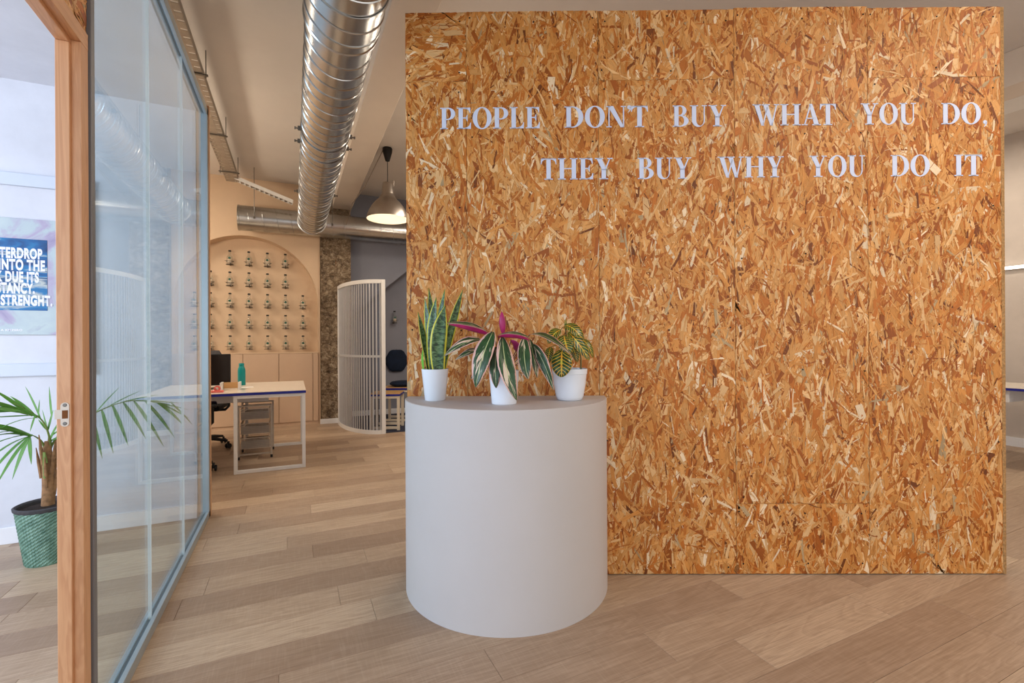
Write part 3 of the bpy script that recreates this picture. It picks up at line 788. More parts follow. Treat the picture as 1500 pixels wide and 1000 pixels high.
# snake plant
sd_ = 2.25; so_ = cw((637 - 750) / FPX * sd_, sd_, TOPZ_P)
sn = thing('snake_plant', 'yellow-edged snake plant in a small white pot', 'potted plant', so_)
pot(sn, [(0, 0), (.046, 0), (.049, .003), (.0645, .150), (.0625, .150), (.060, .135), (0, .134)], .140, .061)
SPOKE = lambda t: (.70 + .30 * math.sin(math.pi * min(1, t * 1.0))) * (1 - max(0, (t - .55) / .45) ** 2.3)
def L3(px, py, d): return onD(px, py, d)
for (b, c, tp, wd, db, dt, tw) in (
    ((643, 546), (637, 500), (652, 447), 24, 2.215, 2.20, .2), ((635, 546), (630, 490), (639, 435), 17, 2.235, 2.22, -.2),
    ((637, 546), (634, 480), (628, 421), 13, 2.27, 2.29, .5), ((633, 546), (630, 490), (622, 435), 12, 2.26, 2.27, -.4),
    ((629, 546), (622, 500), (612, 456), 11, 2.24, 2.22, .9), ((645, 546), (640, 480), (652, 423), 13, 2.28, 2.29, -.5),
    ((647, 546), (658, 480), (678, 424), 14, 2.26, 2.25, .6), ((650, 546), (650, 505), (657, 470), 9, 2.285, 2.29, .3)):
    leaf((L3(*b, db), L3(*c, (db + dt) / 2), L3(*tp, dt)), wd / FPX * db, TO + RT * tw, (M['snake'], M['snake_under']), sn, fold=.22, prof=SPOKE, org=so_)
leaf((L3(621, 545, 2.22), L3(618, 528, 2.22), L3(619, 512, 2.22)), .011, TO, (M['sprout'], M['sprout']), sn, fold=.3, org=so_)

# variegated pink plant
sd_ = 2.105; st_o = cw((738 - 750) / FPX * sd_, sd_, TOPZ_P)
stp = thing('variegated_prayer_plant', 'pink and cream variegated plant with drooping leaves in a white pot', 'potted plant', st_o)
pot(stp, [(0, 0), (.053, 0), (.056, .003), (.068, .150), (.066, .150), (.0635, .135), (0, .134)], .140, .0645)
LEAVES = ( # base, ctrl, tip, width px, depth base, depth tip, normal mix (toward, up, right)
    ((722, 486), (704, 520), (697, 567), 24, 2.05, 1.98, (1, .5, -.2)),
    ((727, 508), (724, 540), (727, 568), 16, 2.04, 1.98, (1, .4, 0)),
    ((736, 494), (738, 540), (757, 586), 21, 2.03, 1.95, (1, .5, .2)),
    ((768, 494), (766, 530), (774, 555), 17, 2.06, 1.99, (1, .4, 0)),
    ((776, 497), (783, 525), (787, 553), 12, 2.09, 2.05, (1, .3, .5)),
    ((781, 505), (797, 525), (811, 571), 15, 2.08, 2.02, (.8, .3, -.8)),
    ((776, 490), (800, 484), (838, 521), 15, 2.07, 2.02, (.55, 1, .3)),
    ((729, 491), (752, 483), (777, 495), 9, 2.05, 2.0, (.5, 1, .1)), ((730, 494), (752, 489), (776, 498), 9, 2.055, 2.01, (-.75, 1, .1)),
    ((714, 486), (690, 471), (655, 473), 10, 2.08, 2.05, (.6, 1, -.1)), ((715, 490), (692, 480), (657, 475), 10, 2.085, 2.055, (-.8, 1, -.1)),
    ((706, 497), (685, 494), (651, 521), 17, 2.07, 2.02, (.8, .9, -.3)),
    ((704, 512), (690, 512), (667, 527), 13, 2.10, 2.07, (.7, .9, -.3)),
    ((737, 490), (735, 470), (735, 456), 8, 2.12, 2.12, (-1, .1, .2)),
    ((718, 536), (704, 532), (690, 555), 10, 2.12, 2.09, (.9, .6, -.3)),
    ((748, 500), (755, 505), (764, 520), 13, 2.12, 2.11, (-.6, .6, .2)),
    ((790, 512), (800, 530), (806, 560), 10, 2.12, 2.10, (.9, .4, .3)))
crown = L3(738, 520, 2.11)
base_pt = L3(738, 548, 2.105)
for (b, c, tp, wd, db, dt, nm) in LEAVES:
    bp = L3(*b, db); cp = L3(*c, min(db, dt) - .02)
    nv = TO * nm[0] + UP * nm[1] + RT * nm[2]
    lo = leaf((bp, cp, L3(*tp, dt)), wd * 1.18 / FPX * db, nv, (M['strom'], M['magenta']), stp, fold=.2, org=st_o)
    s = MB(); mid = (base_pt + bp) / 2 + UP * .012 + (bp - base_pt) * .15
    mid.z = max(mid.z, base_pt.z + .02)
    qs = []
    for i in range(7):
        t = i / 6; qs.append((base_pt * (1 - t) ** 2 + mid * 2 * t * (1 - t) + bp * t * t) - st_o)
    s.tube(qs, .0022, 6); s.build('stem', M['stem_red'], stp, True)

# croton
sd_ = 2.235; cr_o = cw((834 - 750) / FPX * sd_, sd_, TOPZ_P)
crp = thing('croton_plant', 'yellow-veined croton in a wide rounded white pot', 'potted plant', cr_o)
pot(crp, [(0, 0), (.054, 0), (.060, .004), (.066, .020), (.076, .075), (.081, .122), (.0815, .124), (.0835, .125), (.0845, .149), (.0815, .149), (.079, .135), (0, .134)], .138, .079)
OVAL = lambda t: math.sin(math.pi * min(1, t * .98 + .01) ** .9) ** .62
CL = (((823, 512), (822, 535), (823, 552), 27, 2.16, 2.12, (1, .35, 0)), ((826, 491), (828, 503), (834, 520), 22, 2.19, 2.16, (1, .4, .1)),
      ((821, 483), (811, 486), (803, 503), 15, 2.20, 2.18, (1, .6, -.2)), ((807, 508), (803, 518), (803, 533), 12, 2.20, 2.18, (1, .4, -.3)),
      ((828, 476), (842, 478), (855, 499), 17, 2.22, 2.20, (.9, .7, .2)), ((832, 486), (848, 500), (863, 527), 17, 2.20, 2.17, (1, .5, .2)),
      ((852, 497), (862, 500), (869, 524), 11, 2.24, 2.22, (.9, .4, .5)), ((829, 484), (828, 476), (829, 467), 4, 2.235, 2.235, (1, 0, .3)),
      ((838, 505), (842, 515), (846, 530), 12, 2.28, 2.28, (1, .4, .2)))
s = MB(); s.tube([L3(836, 547, 2.235) - cr_o, L3(835, 525, 2.235) - cr_o, L3(830, 500, 2.235) - cr_o, L3(828, 474, 2.235) - cr_o], [.004, .0038, .0032, .0022], 8); s.build('stem', M['stem_green'], crp, True)
s = MB(); s.tube([L3(851, 547, 2.25) - cr_o, L3(851, 525, 2.25) - cr_o, L3(848, 508, 2.25) - cr_o], [.003, .0028, .002], 8); s.build('stem', M['stem_green'], crp, True)
for (b, c, tp, wd, db, dt, nm) in CL:
    bp = L3(*b, db); nv = TO * nm[0] + UP * nm[1] + RT * nm[2]
    leaf((bp, L3(*c, min(db, dt) - .01), L3(*tp, dt)), wd * 1.12 / FPX * db, nv, (M['croton'], M['croton_under']), crp, fold=.12, prof=OVAL, org=cr_o)
    st = L3(829, min(max(b[1] - 4, 476), 515), 2.235)
    MB().tube([st - cr_o, (st + bp) / 2 + UP * .006 - cr_o, bp - cr_o], .0014, 6).build('petiole', M['stem_green'], crp, True)

# ------------------------------------------------------------------ palm in the meeting room
po = cw((69 - 750) / FPX * 2.60, 2.60, 0)
palm = thing('potted_palm', 'young palm in a green woven planter in the meeting room', 'potted plant', po)
s = MB(); nu, nvv = 96, 34; PHt = .315
vs = []
for jv in range(nvv + 1):
    z = PHt * jv / nvv
    for i in range(nu):
        a = 2 * math.pi * i / nu
        d_ = .0035 if (i // 2 + jv // 1) % 2 == 0 and 0 < jv < nvv - 1 else 0
        rr = .092 + .040 * (z / PHt) + d_
        vs.append((rr * math.cos(a), rr * math.sin(a), z))
s.add(vs, [(jv * nu + i, jv * nu + (i + 1) % nu, (jv + 1) * nu + (i + 1) % nu, (jv + 1) * nu + i) for jv in range(nvv) for i in range(nu)] + [tuple(range(nu))])
s.build('planter', M['palm_pot'], palm, False)
MB().lathe([(.130, PHt - .02), (.138, PHt - .012), (.140, PHt + .002), (.132, PHt + .006), (.124, PHt - .002), (.122, PHt - .03)], n=48).build('rim', M['grey_fabric'], palm, True)
MB().lathe([(0, PHt - .005), (.08, PHt - .012), (.125, PHt - .02)], n=32).build('soil', M['soil'], palm, True)
tk = [Vector((0, 0, PHt - .02)), Vector((.004, 0, .40)), Vector((.0, .004, .50)), Vector((-.004, 0, .60)), Vector((0, 0, .66))]
MB().tube(tk, [.029, .028, .026, .022, .013], 14).build('trunk', M['palm_trunk'], palm, True)
for k in range(9):
    a = k * 2.4; b = Vector((math.cos(a) * .024, math.sin(a) * .024, .36 + .025 * k))
    MB().tube([b, b + Vector((math.cos(a) * .012, math.sin(a) * .012, .09)), b + Vector((math.cos(a) * .022, math.sin(a) * .022, .17))], [.010, .008, .002], 6).build('leaf_base', M['palm_trunk'], palm, True)
LN = lambda t: math.sin(math.pi * min(1, t * .93 + .06) ** .8) ** .8
def frond(stem_pts, leaflets, side=TO + UP * .4):
    """stem_pts: (px,py,d); leaflets: (start px,py,d, tip px,py,d, width, droop px)"""
    sp = [onD(*q) - po for q in stem_pts]
    # smooth the stem through its points
    fine = []
    for i in range(len(sp) - 1):
        for t in (0, .25, .5, .75):
            q0 = sp[max(i - 1, 0)]; q1 = sp[i]; q2 = sp[i + 1]; q3 = sp[min(i + 2, len(sp) - 1)]
            fine.append(.5 * ((2 * q1) + (q2 - q0) * t + (2 * q0 - 5 * q1 + 4 * q2 - q3) * t * t + (3 * q1 - q0 - 3 * q2 + q3) * t ** 3))
    fine.append(sp[-1])
    n_ = len(fine)
    f = MB().tube(fine, [.0065 - .005 * i / (n_ - 1) for i in range(n_)], 8).build('frond', M['palm_stem'], palm, True)
    for (a, b, wd, dr) in leaflets:
        A = onD(*a); B = onD(*b); C = (A + B) / 2 + UP * dr
        leaf((A, C, B), wd, side, (M['palm_leaf'], M['palm_leaf']), f, 'leaflet', .35, LN, 8, po)
d0 = 2.6
# frond leaning left, low fan
frond(((69, 668, d0), (62, 648, 2.58), (53, 640, 2.55), (44, 636, 2.5)),
      [((48 - i * .6, 637 + (i % 2), 2.5), (tx, ty, dd), .022, dr) for i, (tx, ty, dd, dr) in enumerate((
          (-38, 632, 2.2, .04), (-40, 648, 2.2, .045), (-38, 668, 2.2, .05), (-34, 690, 2.2, .05), (-22, 706, 2.25, .045), (-6, 712, 2.3, .035), (18, 702, 2.4, .02), (46, 680, 2.5, .012), (-30, 622, 2.3, .03), (-18, 640, 2.3, .05)))])
# upper left frond with broad leaflets
frond(((70, 668, d0), (73, 648, 2.6), (70, 632, 2.58), (62, 616, 2.55), (48, 605, 2.5), (20, 590, 2.4)),
      [((60 - i * 6, 614 - i * 2.5, 2.53 - i * .02), (tx, ty, dd), wdt, dr) for i, (tx, ty, dd, wdt, dr) in enumerate((
          (37, 566, 2.55, .010, .02), (15, 580, 2.45, .018, .015), (-10, 570, 2.35, .022, .012), (-25, 584, 2.3, .024, .01), (-40, 596, 2.25, .022, .01), (-45, 606, 2.25, .018, .005)))] +
      [((58, 612, 2.53), (-20, 640, 2.3), .008, .05), ((52, 607, 2.5), (44, 632, 2.4), .012, -.005), ((56, 612, 2.55), (58, 585, 2.6), .008, 0), ((50, 608, 2.5), (-25, 612, 2.3), .010, .0)])
# upright young frond
frond(((71, 668, d0), (74, 650, 2.61), (73, 640, 2.62), (68, 628, 2.63), (62, 620, 2.64)),
      [((73, 645, 2.62), (82, 625, 2.62), .014, 0), ((73, 642, 2.62), (90, 612, 2.64), .012, 0), ((70, 632, 2.63), (78, 600, 2.66), .013, 0), ((76, 610, 2.66), (72, 566, 2.68), .012, 0), ((69, 630, 2.63), (56, 614, 2.6), .012, .005), ((72, 638, 2.62), (62, 600, 2.66), .008, 0), ((74, 646, 2.62), (92, 640, 2.6), .012, .01), ((73, 640, 2.62), (96, 626, 2.62), .010, .01)])
# long frond arching right, seen through the glass
def P_(t): return (82 + 172 * t, 640 - 58 * math.sin(min(1, t * 1.25) * math.pi / 2) + 14 * max(0, t - .5), 2.62 + .26 * t)
LT = []
for i, (tx, ty) in enumerate(((150, 672), (166, 664), (188, 653), (214, 643), (240, 654), (256, 641), (270, 624))):
    t = .30 + .09 * i; a = P_(t); LT.append((a, (tx, ty, 2.62 + .24 * min(1, (tx - 80) / 190)), .019, .022))
for i, (tx, ty) in enumerate(((176, 566), (206, 572), (232, 578), (262, 590), (276, 600), (276, 612))):
    t = .34 + .1 * i; a = P_(t); LT.append((a, (tx, ty, 2.66 + .24 * min(1, (tx - 80) / 190)), .013, .004))
LT.append((P_(.97), (282, 622, 2.93), .012, .01))
frond([(72, 668, 2.61), (76, 652, 2.62)] + [P_(t) for t in (.04, .2, .4, .6, .8, 1.0)], LT, TO * .5 + UP)
for (x0, y0, x1, y1, r_) in ((68, 668, 65, 662, .007), (66, 690, 64, 662, .008)):
    MB().tube([onD(x0, y0 + 10, 2.57) - po, onD(x1, y1, 2.57) - po], [r_, r_ * .6], 8).build('cut_stem', M['palm_stem'], palm, True)

# ------------------------------------------------------------------ poster
def m_marble(name, cols, sc, dist):
    t = NT(name); n = t.noise(t.coord('Object', sc), 1.0, 5, 0.55, dist)
    return t.set(t.ramp(n, [(p, lin(c)) for p, c in cols]), 0.5)
M['poster_art'] = m_marble('marbled_print', ((.25, (150, 140, 172)), (.38, (176, 166, 190)), (.46, (182, 196, 200)), (.62, (190, 204, 204)), (.75, (160, 168, 184))), (2.2, 2.2, 2.6), 2.4)
M['poster_blue'] = m_marble('painted_blue_print', ((.28, (8, 48, 96)), (.42, (14, 92, 150)), (.5, (30, 120, 172)), (.56, (190, 196, 190)), (.60, (18, 84, 132)), (.75, (6, 40, 70))), (2.0, 4, 12), 1.2)
PYW = 3.84
a = onY(0, 317, PYW - .02); b = onY(98, 490, PYW - .02); bl = onY(0, 490, PYW - .02)
px0, px1, pz0, pz1 = b.x - .80, b.x, bl.z, a.z
pos_ = thing('poster', 'marbled grey and mauve poster with a blue text block on the meeting room wall', 'poster', ((px0 + px1) / 2, PYW, pz0))
xm = (px0 + px1) / 2
MB().cbox(px0 - xm, px1 - xm, -.012, -.003, 0, pz1 - pz0, .001).build('sheet', M['poster_art'], pos_)
bt = onY(69, 352, PYW - .013); bb = onY(69, 455, PYW - .013)
MB().box(px0 + .09 - xm, bt.x - xm, -.0135, -.012, bb.z - pz0, bt.z - pz0).build('text_block', M['poster_blue'], pos_)
def text_mesh(txt, name):
    cu = bpy.data.curves.new(name, 'FONT'); cu.body = txt; cu.size = 1; cu.offset = .05; cu.space_character = 1.12; cu.extrude = 0.0
    to = bpy.data.objects.new(name, cu); COL.objects.link(to)
    dg = bpy.context.evaluated_depsgraph_get(); me = bpy.data.meshes.new_from_object(to.evaluated_get(dg))
    bpy.data.objects.remove(to, do_unlink=True); return me
for txt, xl, xr_, yt, yb in (("TERDROP", -1, 62, 361, 376), (" INTO THE", -2, 66, 378, 393.5), ("K DUE ITS", -6, 57, 396, 411), ("STANCY,", -5, 51, 413, 428), ("STRENGHT.", 1, 77, 431, 446)):
    me = text_mesh(txt.strip(), 'print'); p = onY(xl, yb, PYW - .0145); q = onY(xr_, yb, PYW - .0145); t_ = onY(xl, yt, PYW - .0145)
    co = np.empty(len(me.vertices) * 3, np.float32); me.vertices.foreach_get('co', co); co = co.reshape(-1, 3)
    x_0, x_1 = co[:, 0].min(), co[:, 0].max(); sc = (q.x - p.x) / (x_1 - x_0); hz = (t_.z - p.z) / .73
    nw = np.stack([(co[:, 0] - x_0) * sc, np.zeros(len(co)), co[:, 1] * hz], 1).astype(np.float32)
    me.vertices.foreach_set('co', nw.ravel()); me.update(); me.materials.clear(); me.materials.append(M['white_print'])
    link('print_line', me, pos_, (p.x - xm, -.0145, p.z - pz0))
me = text_mesh('A KMZERO', 'print'); p = onY(1, 484.5, PYW - .0145)
co = np.empty(len(me.vertices) * 3, np.float32); me.vertices.foreach_get('co', co); co = co.reshape(-1, 3)
q = onY(33, 484, PYW - .0145); sc = (q.x - p.x) / (co[:, 0].max() - co[:, 0].min())
me.vertices.foreach_set('co', np.stack([co[:, 0] * sc, np.zeros(len(co)), co[:, 1] * sc * .9], 1).astype(np.float32).ravel()); me.update(); me.materials.clear(); me.materials.append(M['white_print'])
link('print_line', me, pos_, (p.x - xm, -.0128, p.z - pz0))

# ------------------------------------------------------------------ ducts
def helix(y0, y1, r, pitch, rr, axis='y', n=48):
    turns = (y1 - y0) / pitch; N = int(turns * n); s = MB()
    pts = []
    n2 = n
    for i in range(N + 1):
        a = 2 * math.pi * i / n2; t = y0 + (y1 - y0) * i / N
        pts.append((r * math.cos(a), t, r * math.sin(a)) if axis == 'y' else (t, r * math.cos(a), r * math.sin(a)))
    s.tube(pts, rr, 5); return s
DX, DZ_, DR = .235, 2.865, .174
dt_ = thing('spiral_duct', 'large round spiral duct running the length of the ceiling', 'duct', (DX, 0, DZ_))
def pipe(y0, y1, r, axis='y'): return MB().lathe([(r - .004, y0), (r, y0), (r, y1), (r - .004, y1)], (0, 0, 0), 64, axis)
pipe(2.5, 7.03, DR).build('pipe', M['duct'], dt_, True)
pipe(-2.2, 2.56, DR + .009).build('pipe', M['duct'], dt_, True)
helix(2.62, 6.98, DR + .001, .115, .0045).build('lock_seam', M['duct'], dt_, True)
helix(-2.1, 2.5, DR + .0105, .115, .004).build('lock_seam', M['duct'], dt_, True)
MB().lathe([(DR + .009, 2.545), (DR + .014, 2.55), (DR + .014, 2.565), (DR, 2.572)], (0, 0, 0), 64, 'y').build('collar', M['duct'], dt_, True)
MB().lathe([(DR + .012, 7.02), (DR + .012, 6.99), (DR, 6.985)], (0, 0, 0), 64, 'y').build('collar', M['duct'], dt_, True)
for yc, rr in ((1.85, DR + .012), (2.25, DR + .012), (3.95, DR + .003), (4.2, DR + .003), (5.6, DR + .003)):
    MB().lathe([(rr, yc - .012), (rr + .004, yc - .012), (rr + .004, yc + .012), (rr, yc + .012)], (0, 0, 0), 64, 'y').build('clamp', M['duct'], dt_, True)
    for sx in (-1, 1):
        b = MB(); b.lathe([(0, 0), (.006, 0), (.006, .035), (.011, .035), (.011, .045), (0, .045)], (0, 0, 0), 8, 'x')
        o = b.build('bolt', M['steel_rod'], dt_, False, (sx * (rr + .0), yc, -.02)); o.rotation_euler.z = 0 if sx > 0 else math.pi
        MB().cbox(sx * (rr + .01) - .012, sx * (rr + .01) + .012, yc - .004, yc + .004, -.035, 0, .001).build('clamp_lug', M['steel_rod'], dt_)
    MB().tube([(0, yc, rr), (0, yc, ZC - DZ_)], .004, 6).build('hanger_rod', M['steel_rod'], dt_)

CY, CZ, CR = 7.17, 2.865, .165
dc = thing('spiral_duct', 'thinner cross duct with a closed end above the arched niche', 'duct', (0, CY, CZ))
pipe(-.66, 4.2, CR, 'x').build('pipe', M['duct'], dc, True)
helix(-.62, 4.1, CR + .001, .17, .003, 'x').build('lock_seam', M['duct'], dc, True)
MB().lathe([(0, -.658), (CR - .004, -.655), (CR + .005, -.66), (CR + .005, -.64), (CR, -.635)], (0, 0, 0), 64, 'x').build('end_cap', M['duct'], dc, True)
for xx in (.02, .46, -.2, .0 + 1.5):
    if xx in (.02, .46, 1.5):
        MB().lathe([(CR, xx - .01), (CR + .005, xx - .01), (CR + .005, xx + .01), (CR, xx + .01)], (0, 0, 0), 64, 'x').build('clamp', M['duct'], dc, True)
for xx in (-.46, .50, 1.75):
    MB().tube([(xx, -CR - .01, -.02), (xx, -CR - .01, ZC - CZ)], .004, 6).build('hanger_rod', M['steel_rod'], dc)
    MB().cbox(xx - .012, xx + .012, -CR - .022, -CR + .004, -.035, -.005, .002).build('bracket', M['steel_rod'], dc)

# ------------------------------------------------------------------ cable trays
TX, TZ = -.71, 3.31
tr = thing('cable_tray', 'perforated cable tray hanging along the top of the glass partition', 'cable tray', (TX, 0, TZ))
s = MB(); s.box(-.075, -.071, -2.0, 7.1, 0, .05); s.box(.071, .075, -2.0, 7.1, 0, .05)
y = -2.0
while y < 7.06:
    s.box(-.073, .073, y, y + .075, 0, .003); y += .095
s.box(-.03, .03, -2.0, 7.1, -.001, .002)
s.build('channel', M['tray'], tr)
MB().tube([(-.03, -2, .02), (-.02, 2, .018), (-.035, 5, .02), (-.02, 7.05, .02)], .012, 8).build('cable', M['cable'], tr)
for yy in (.6, 2.95, 4.35, 5.55, 6.7):
    MB().box(-.11, .11, yy - .012, yy + .012, -.012, -.002).build('crossbar', M['steel_rod'], tr)
    for sx in (-.095, .095): MB().tube([(sx, yy, -.03), (sx, yy, ZC - TZ)], .004, 6).build('hanger_rod', M['steel_rod'], tr)
t2 = thing('cable_tray', 'short pale cable tray sloping down from the long tray to the duct', 'cable tray', (-.68, 7.0, 3.33))
s = MB(); A = Vector((0, 0, 0)); B = Vector((.68, -.06, -.25))
for off in (-.05, .05): s.bar(A + Vector((0, off, 0)), B + Vector((0, off, 0)), .004, .045)
s.build('side_rail', M['white_metal'], t2)
s = MB()
for k in range(12):
    c = A.lerp(B, (k + .5) / 12); s.bar(c + Vector((0, -.05, -.018)), c + Vector((0, .05, -.018)), .035, .004)
s.build('rung', M['tray'], t2)

# ------------------------------------------------------------------ pendant lamp
def pendant(x, y, zr, label, light):
    t = thing('pendant_lamp', label, 'lamp', (x, y, zr), 0, 'aluminium pendant lamps')
    pr = [(.245, 0), (.243, .012), (.235, .045), (.215, .095), (.180, .155), (.140, .205), (.105, .240), (.088, .262), (.086, .275), (.076, .285), (.072, .300), (.058, .42), (.052, .43), (0, .432)]
    MB().lathe(pr, n=56).build('shade', M['lamp_alu'], t, True)
    MB().lathe([(r - .004 if r > .01 else 0, z - (.0 if z < .2 else .004)) for r, z in pr[:9]] + [(0, .27)], n=56).build('lining', M['lamp_inside'], t, True)
    MB().lathe([(0, .10), (.03, .107), (.045, .135), (.04, .165), (.022, .20), (.02, .24), (0, .24)], n=24).build('bulb', M['bulb'], t, True)
    MB().tube([(.0, 0, .43), (.0, 0, ZC - zr - .07)], .004, 8).build('cord', M['black_plastic'], t)
    MB().cbox(.06, .075, -.006, .006, .40, .47, .002).build('clip', M['lamp_alu'], t)
    MB().lathe([(.0, -.16), (.025, -.155), (.055, -.05), (.058, -.012), (.05, 0), (0, 0)], (0, 0, ZC - zr), 24).build('canopy', M['black_plastic'], t, True)
    if light:
        l = bpy.data.lights.new('pendant_light', 'POINT'); l.energy = light; l.color = (1, .80, .56); l.shadow_soft_size = .05
        o = bpy.data.objects.new('pendant_light', l); COL.objects.link(o); o.location = (x, y, zr + .06)
    return t
lp = cw((569 - 750) / FPX * 5.55, 5.55)
pendant(lp.x, lp.y, 2.655, 'brushed aluminium pendant lamp hanging left of the strand board wall', 2)
MB_c = MB().tube([(lp.x - .05, lp.y, ZC - .03), (lp.x - .22, lp.y + .3, 3.1), (lp.x - .33, lp.y + .6, 2.97), (lp.x - .33, 7.1, 2.86)], .006, 8)
tag(MB_c.build('loose_cable', M['cable'], None, True), 'loose grey cable hanging from the pendant lamp canopy to the cross duct', 'cable')

# warm bar-shaped fill lights, added to brighten the room (out of frame / behind the wall)
def fill_bar(x, y, lx, ly, power, label, col=(1, .88, .74), z=3.40):
    t = thing('added_fill_light', label, 'lamp', (x, y, z))
    MB().cbox(-lx / 2 - .03, lx / 2 + .03, -ly / 2 - .03, ly / 2 + .03, .012, .06, .005).build('housing', M['white_metal'], t)
    MB().tube([(0, 0, .06), (0, 0, ZC - z)], .006, 8).build('hanger_rod', M['steel_rod'], t)
    area('fill_bar_light', (x, y, z), (0, 0, 0), lx, ly, power, col)
fill_bar(3.0, -.35, 2.4, 0.35, 55, 'long added fill light above the area in front of the strand board wall')
fill_bar(2.2, 4.6, .5, 2.0, 60, 'added ceiling fill light behind the strand board wall')
fill_bar(-2.3, 6.0, 1.2, .5, 45, 'added ceiling fill light over the hidden end of the desks')
fill_bar(6.2, 2.4, .3, 2.0, 40, 'added ceiling fill light above the far right desk')

def globe(x, y, z, power, label):  # opal globes added out of sight to lift the ceiling and back area
    t = thing('added_fill_globe', label, 'lamp', (x, y, z))
    MB().lathe([(.15 * math.sin(math.pi * i / 16), -.15 * math.cos(math.pi * i / 16)) for i in range(17)], n=32).build('globe', M['globe'], t, True)
    MB().tube([(0, 0, .15), (0, 0, ZC - z)], .005, 8).build('cord', M['black_plastic'], t)
    l = bpy.data.lights.new('fill_globe_light', 'POINT'); l.energy = power; l.color = (1, .83, .64); l.shadow_soft_size = .15
    o = bpy.data.objects.new('fill_globe_light', l); COL.objects.link(o); o.location = (x, y, z)
M['globe'] = m_glass('fill_globe_opal', (.95, .95, .95), 1.3, .3, .3)
globe(1.75, 4.1, 2.3, 30, 'opal globe fill light added out of sight behind the strand board wall')
globe(-1.9, 5.2, 2.4, 92, 'opal globe fill light added over the far end of the desks')

# ------------------------------------------------------------------ bottles in the niche
def bottle_meshes():
    body = MB().lathe([(0, .002), (.036, .002), (.040, .008), (.041, .09), (.038, .108), (.026, .126), (.0165, .142), (.0155, .175), (.019, .177), (.019, .182), (.014, .183)], n=24).mesh('glass_body', M['bottle_glass'], True)
    cap = MB().lathe([(0, .201), (.017, .201), (.0185, .198), (.0185, .183), (0, .183)], n=20).mesh('cap', M['black'], True)
    lab = MB()
    a0, a1 = -125, -62
    vs = []
    for i in range(11):
        a = R(a0 + (a1 - a0) * i / 10)
        for z in (.03, .07): vs.append((.0418 * math.cos(a), .0418 * math.sin(a), z))
    lab.add(vs, [(2 * i, 2 * i + 2, 2 * i + 3, 2 * i + 1) for i in range(10)])
    l1 = lab.mesh('label', M['label_white'])
    lg = MB(); pts = [(.016 * math.cos(R(q)), .088 + .016 * math.sin(R(q))) for q in range(0, 360, 30)]
    lg.prism(pts, -.046, -.040)
    l2 = lg.mesh('emblem', M['label_green'])
    return body, cap, l1, l2
bm_body, bm_cap, bm_lab, bm_emb = bottle_meshes()
h = MB()
for z in (.0, .045):
    h.tube([(.047 * math.cos(R(a)), .047 * math.sin(R(a)), z) for a in range(0, 361, 20)], .0028, 6, False)
h.box(-.047, .047, -.003, .003, -.002, .002); h.box(-.058, .058, -.05, -.045, .043, .047)
h.box(-.004, .004, .04, .075, -.004, .05); h.box(-.006, .006, .072, .077, -.006, .052)
holder_me = h.mesh('bottle_holder', M['wire'])
ROWN = ['top', 'second', 'third', 'fourth', 'bottom']
ORD = ['first', 'second', 'third', 'fourth', 'fifth', 'sixth']
cols = [-.105 - .235 * k for k in range(5)][::-1]   # five columns left to right
cols = cols + [.128]
NY = AY + ND
def put_bottle(x, y, z, lab_b, lab_h, group):
    t = thing('glass_bottle', lab_b, 'bottle', (x, y, z), 0, group)
    link('glass_body', bm_body, t); link('cap', bm_cap, t); link('label', bm_lab, t); link('emblem', bm_emb, t)
    tag(link('bottle_holder', holder_me, None, (x, y, z)), lab_h, 'bottle holder', 'wire holders on the wall' if group else None)
for r_ in range(5):
    zz = 1.105 + .300 * (4 - r_)
    rowc = {0: cols[1:5], 1: cols[0:5]}.get(r_, cols)
    for k, x in enumerate(rowc):
        place = '%s row of the niche, %s from the left' % (ROWN[r_], ORD[k])
        put_bottle(x, NY - .078, zz, 'small clear bottle with dark cap, ' + place, 'dark wire bottle holder, ' + place, 'clear bottles in the arched niche')
bp = onY(578, 473, YN - .075)
put_bottle(bp.x, YN - .078, bp.z, 'clear bottle mounted alone on the blue grey wall', 'wire holder of the lone bottle on the blue grey wall', None)

# ------------------------------------------------------------------ curved translucent screen
scr = thing('curved_screen', 'curved translucent slatted screen with white frame beside the column', 'screen', (1.06, 7.29, 0))
SX, SY, SHt = .455, 1.01, 2.02
def ell(a): return (-SX * math.cos(a), -SY * math.sin(a))
N = 30
for z0, z1, nm in ((0, .05, 'bottom_rail'), (SHt - .05, SHt, 'top_rail'), (1.0, 1.03, 'middle_rail')):
    s = MB(); vs = []
    for i in range(N + 1):
        a = math.pi / 2 * i / N; x, y = ell(a); nx, ny = math.cos(a) / SX, math.sin(a) / SY; l_ = math.hypot(nx, ny)
        nx, ny = -nx / l_, -ny / l_; wd = .016
        for (q, z) in ((wd, z0), (wd, z1), (-wd, z1), (-wd, z0)): vs.append((x + nx * q, y + ny * q, z))
    s.add(vs, [(i * 4 + k, i * 4 + (k + 1) % 4, (i + 1) * 4 + (k + 1) % 4, (i + 1) * 4 + k) for i in range(N) for k in range(4)])
    s.build(nm, M['poly' if nm == 'middle_rail' else 'white_metal'], scr)
MB().cbox(-.02, .03, -SY - .025, -SY + .025, 0, SHt, .003).build('post', M['white_metal'], scr)
MB().cbox(-SX - .02, -SX + .02, -.02, .02, 0, SHt, .003).build('post', M['white_metal'], scr)
slm = MB().cbox(-.009, .009, -.005, .005, .05, SHt - .05, .002).mesh('slat', M['poly'])
slc = MB().cbox(-.019, .019, -.002, .002, .05, SHt - .05, .001).mesh('slat', M['poly_clear'])
cum = [0]; fine = 600
for i in range(fine):
    p = ell(math.pi / 2 * i / fine); q = ell(math.pi / 2 * (i + 1) / fine); cum.append(cum[-1] + math.hypot(q[0] - p[0], q[1] - p[1]))
NS = 26
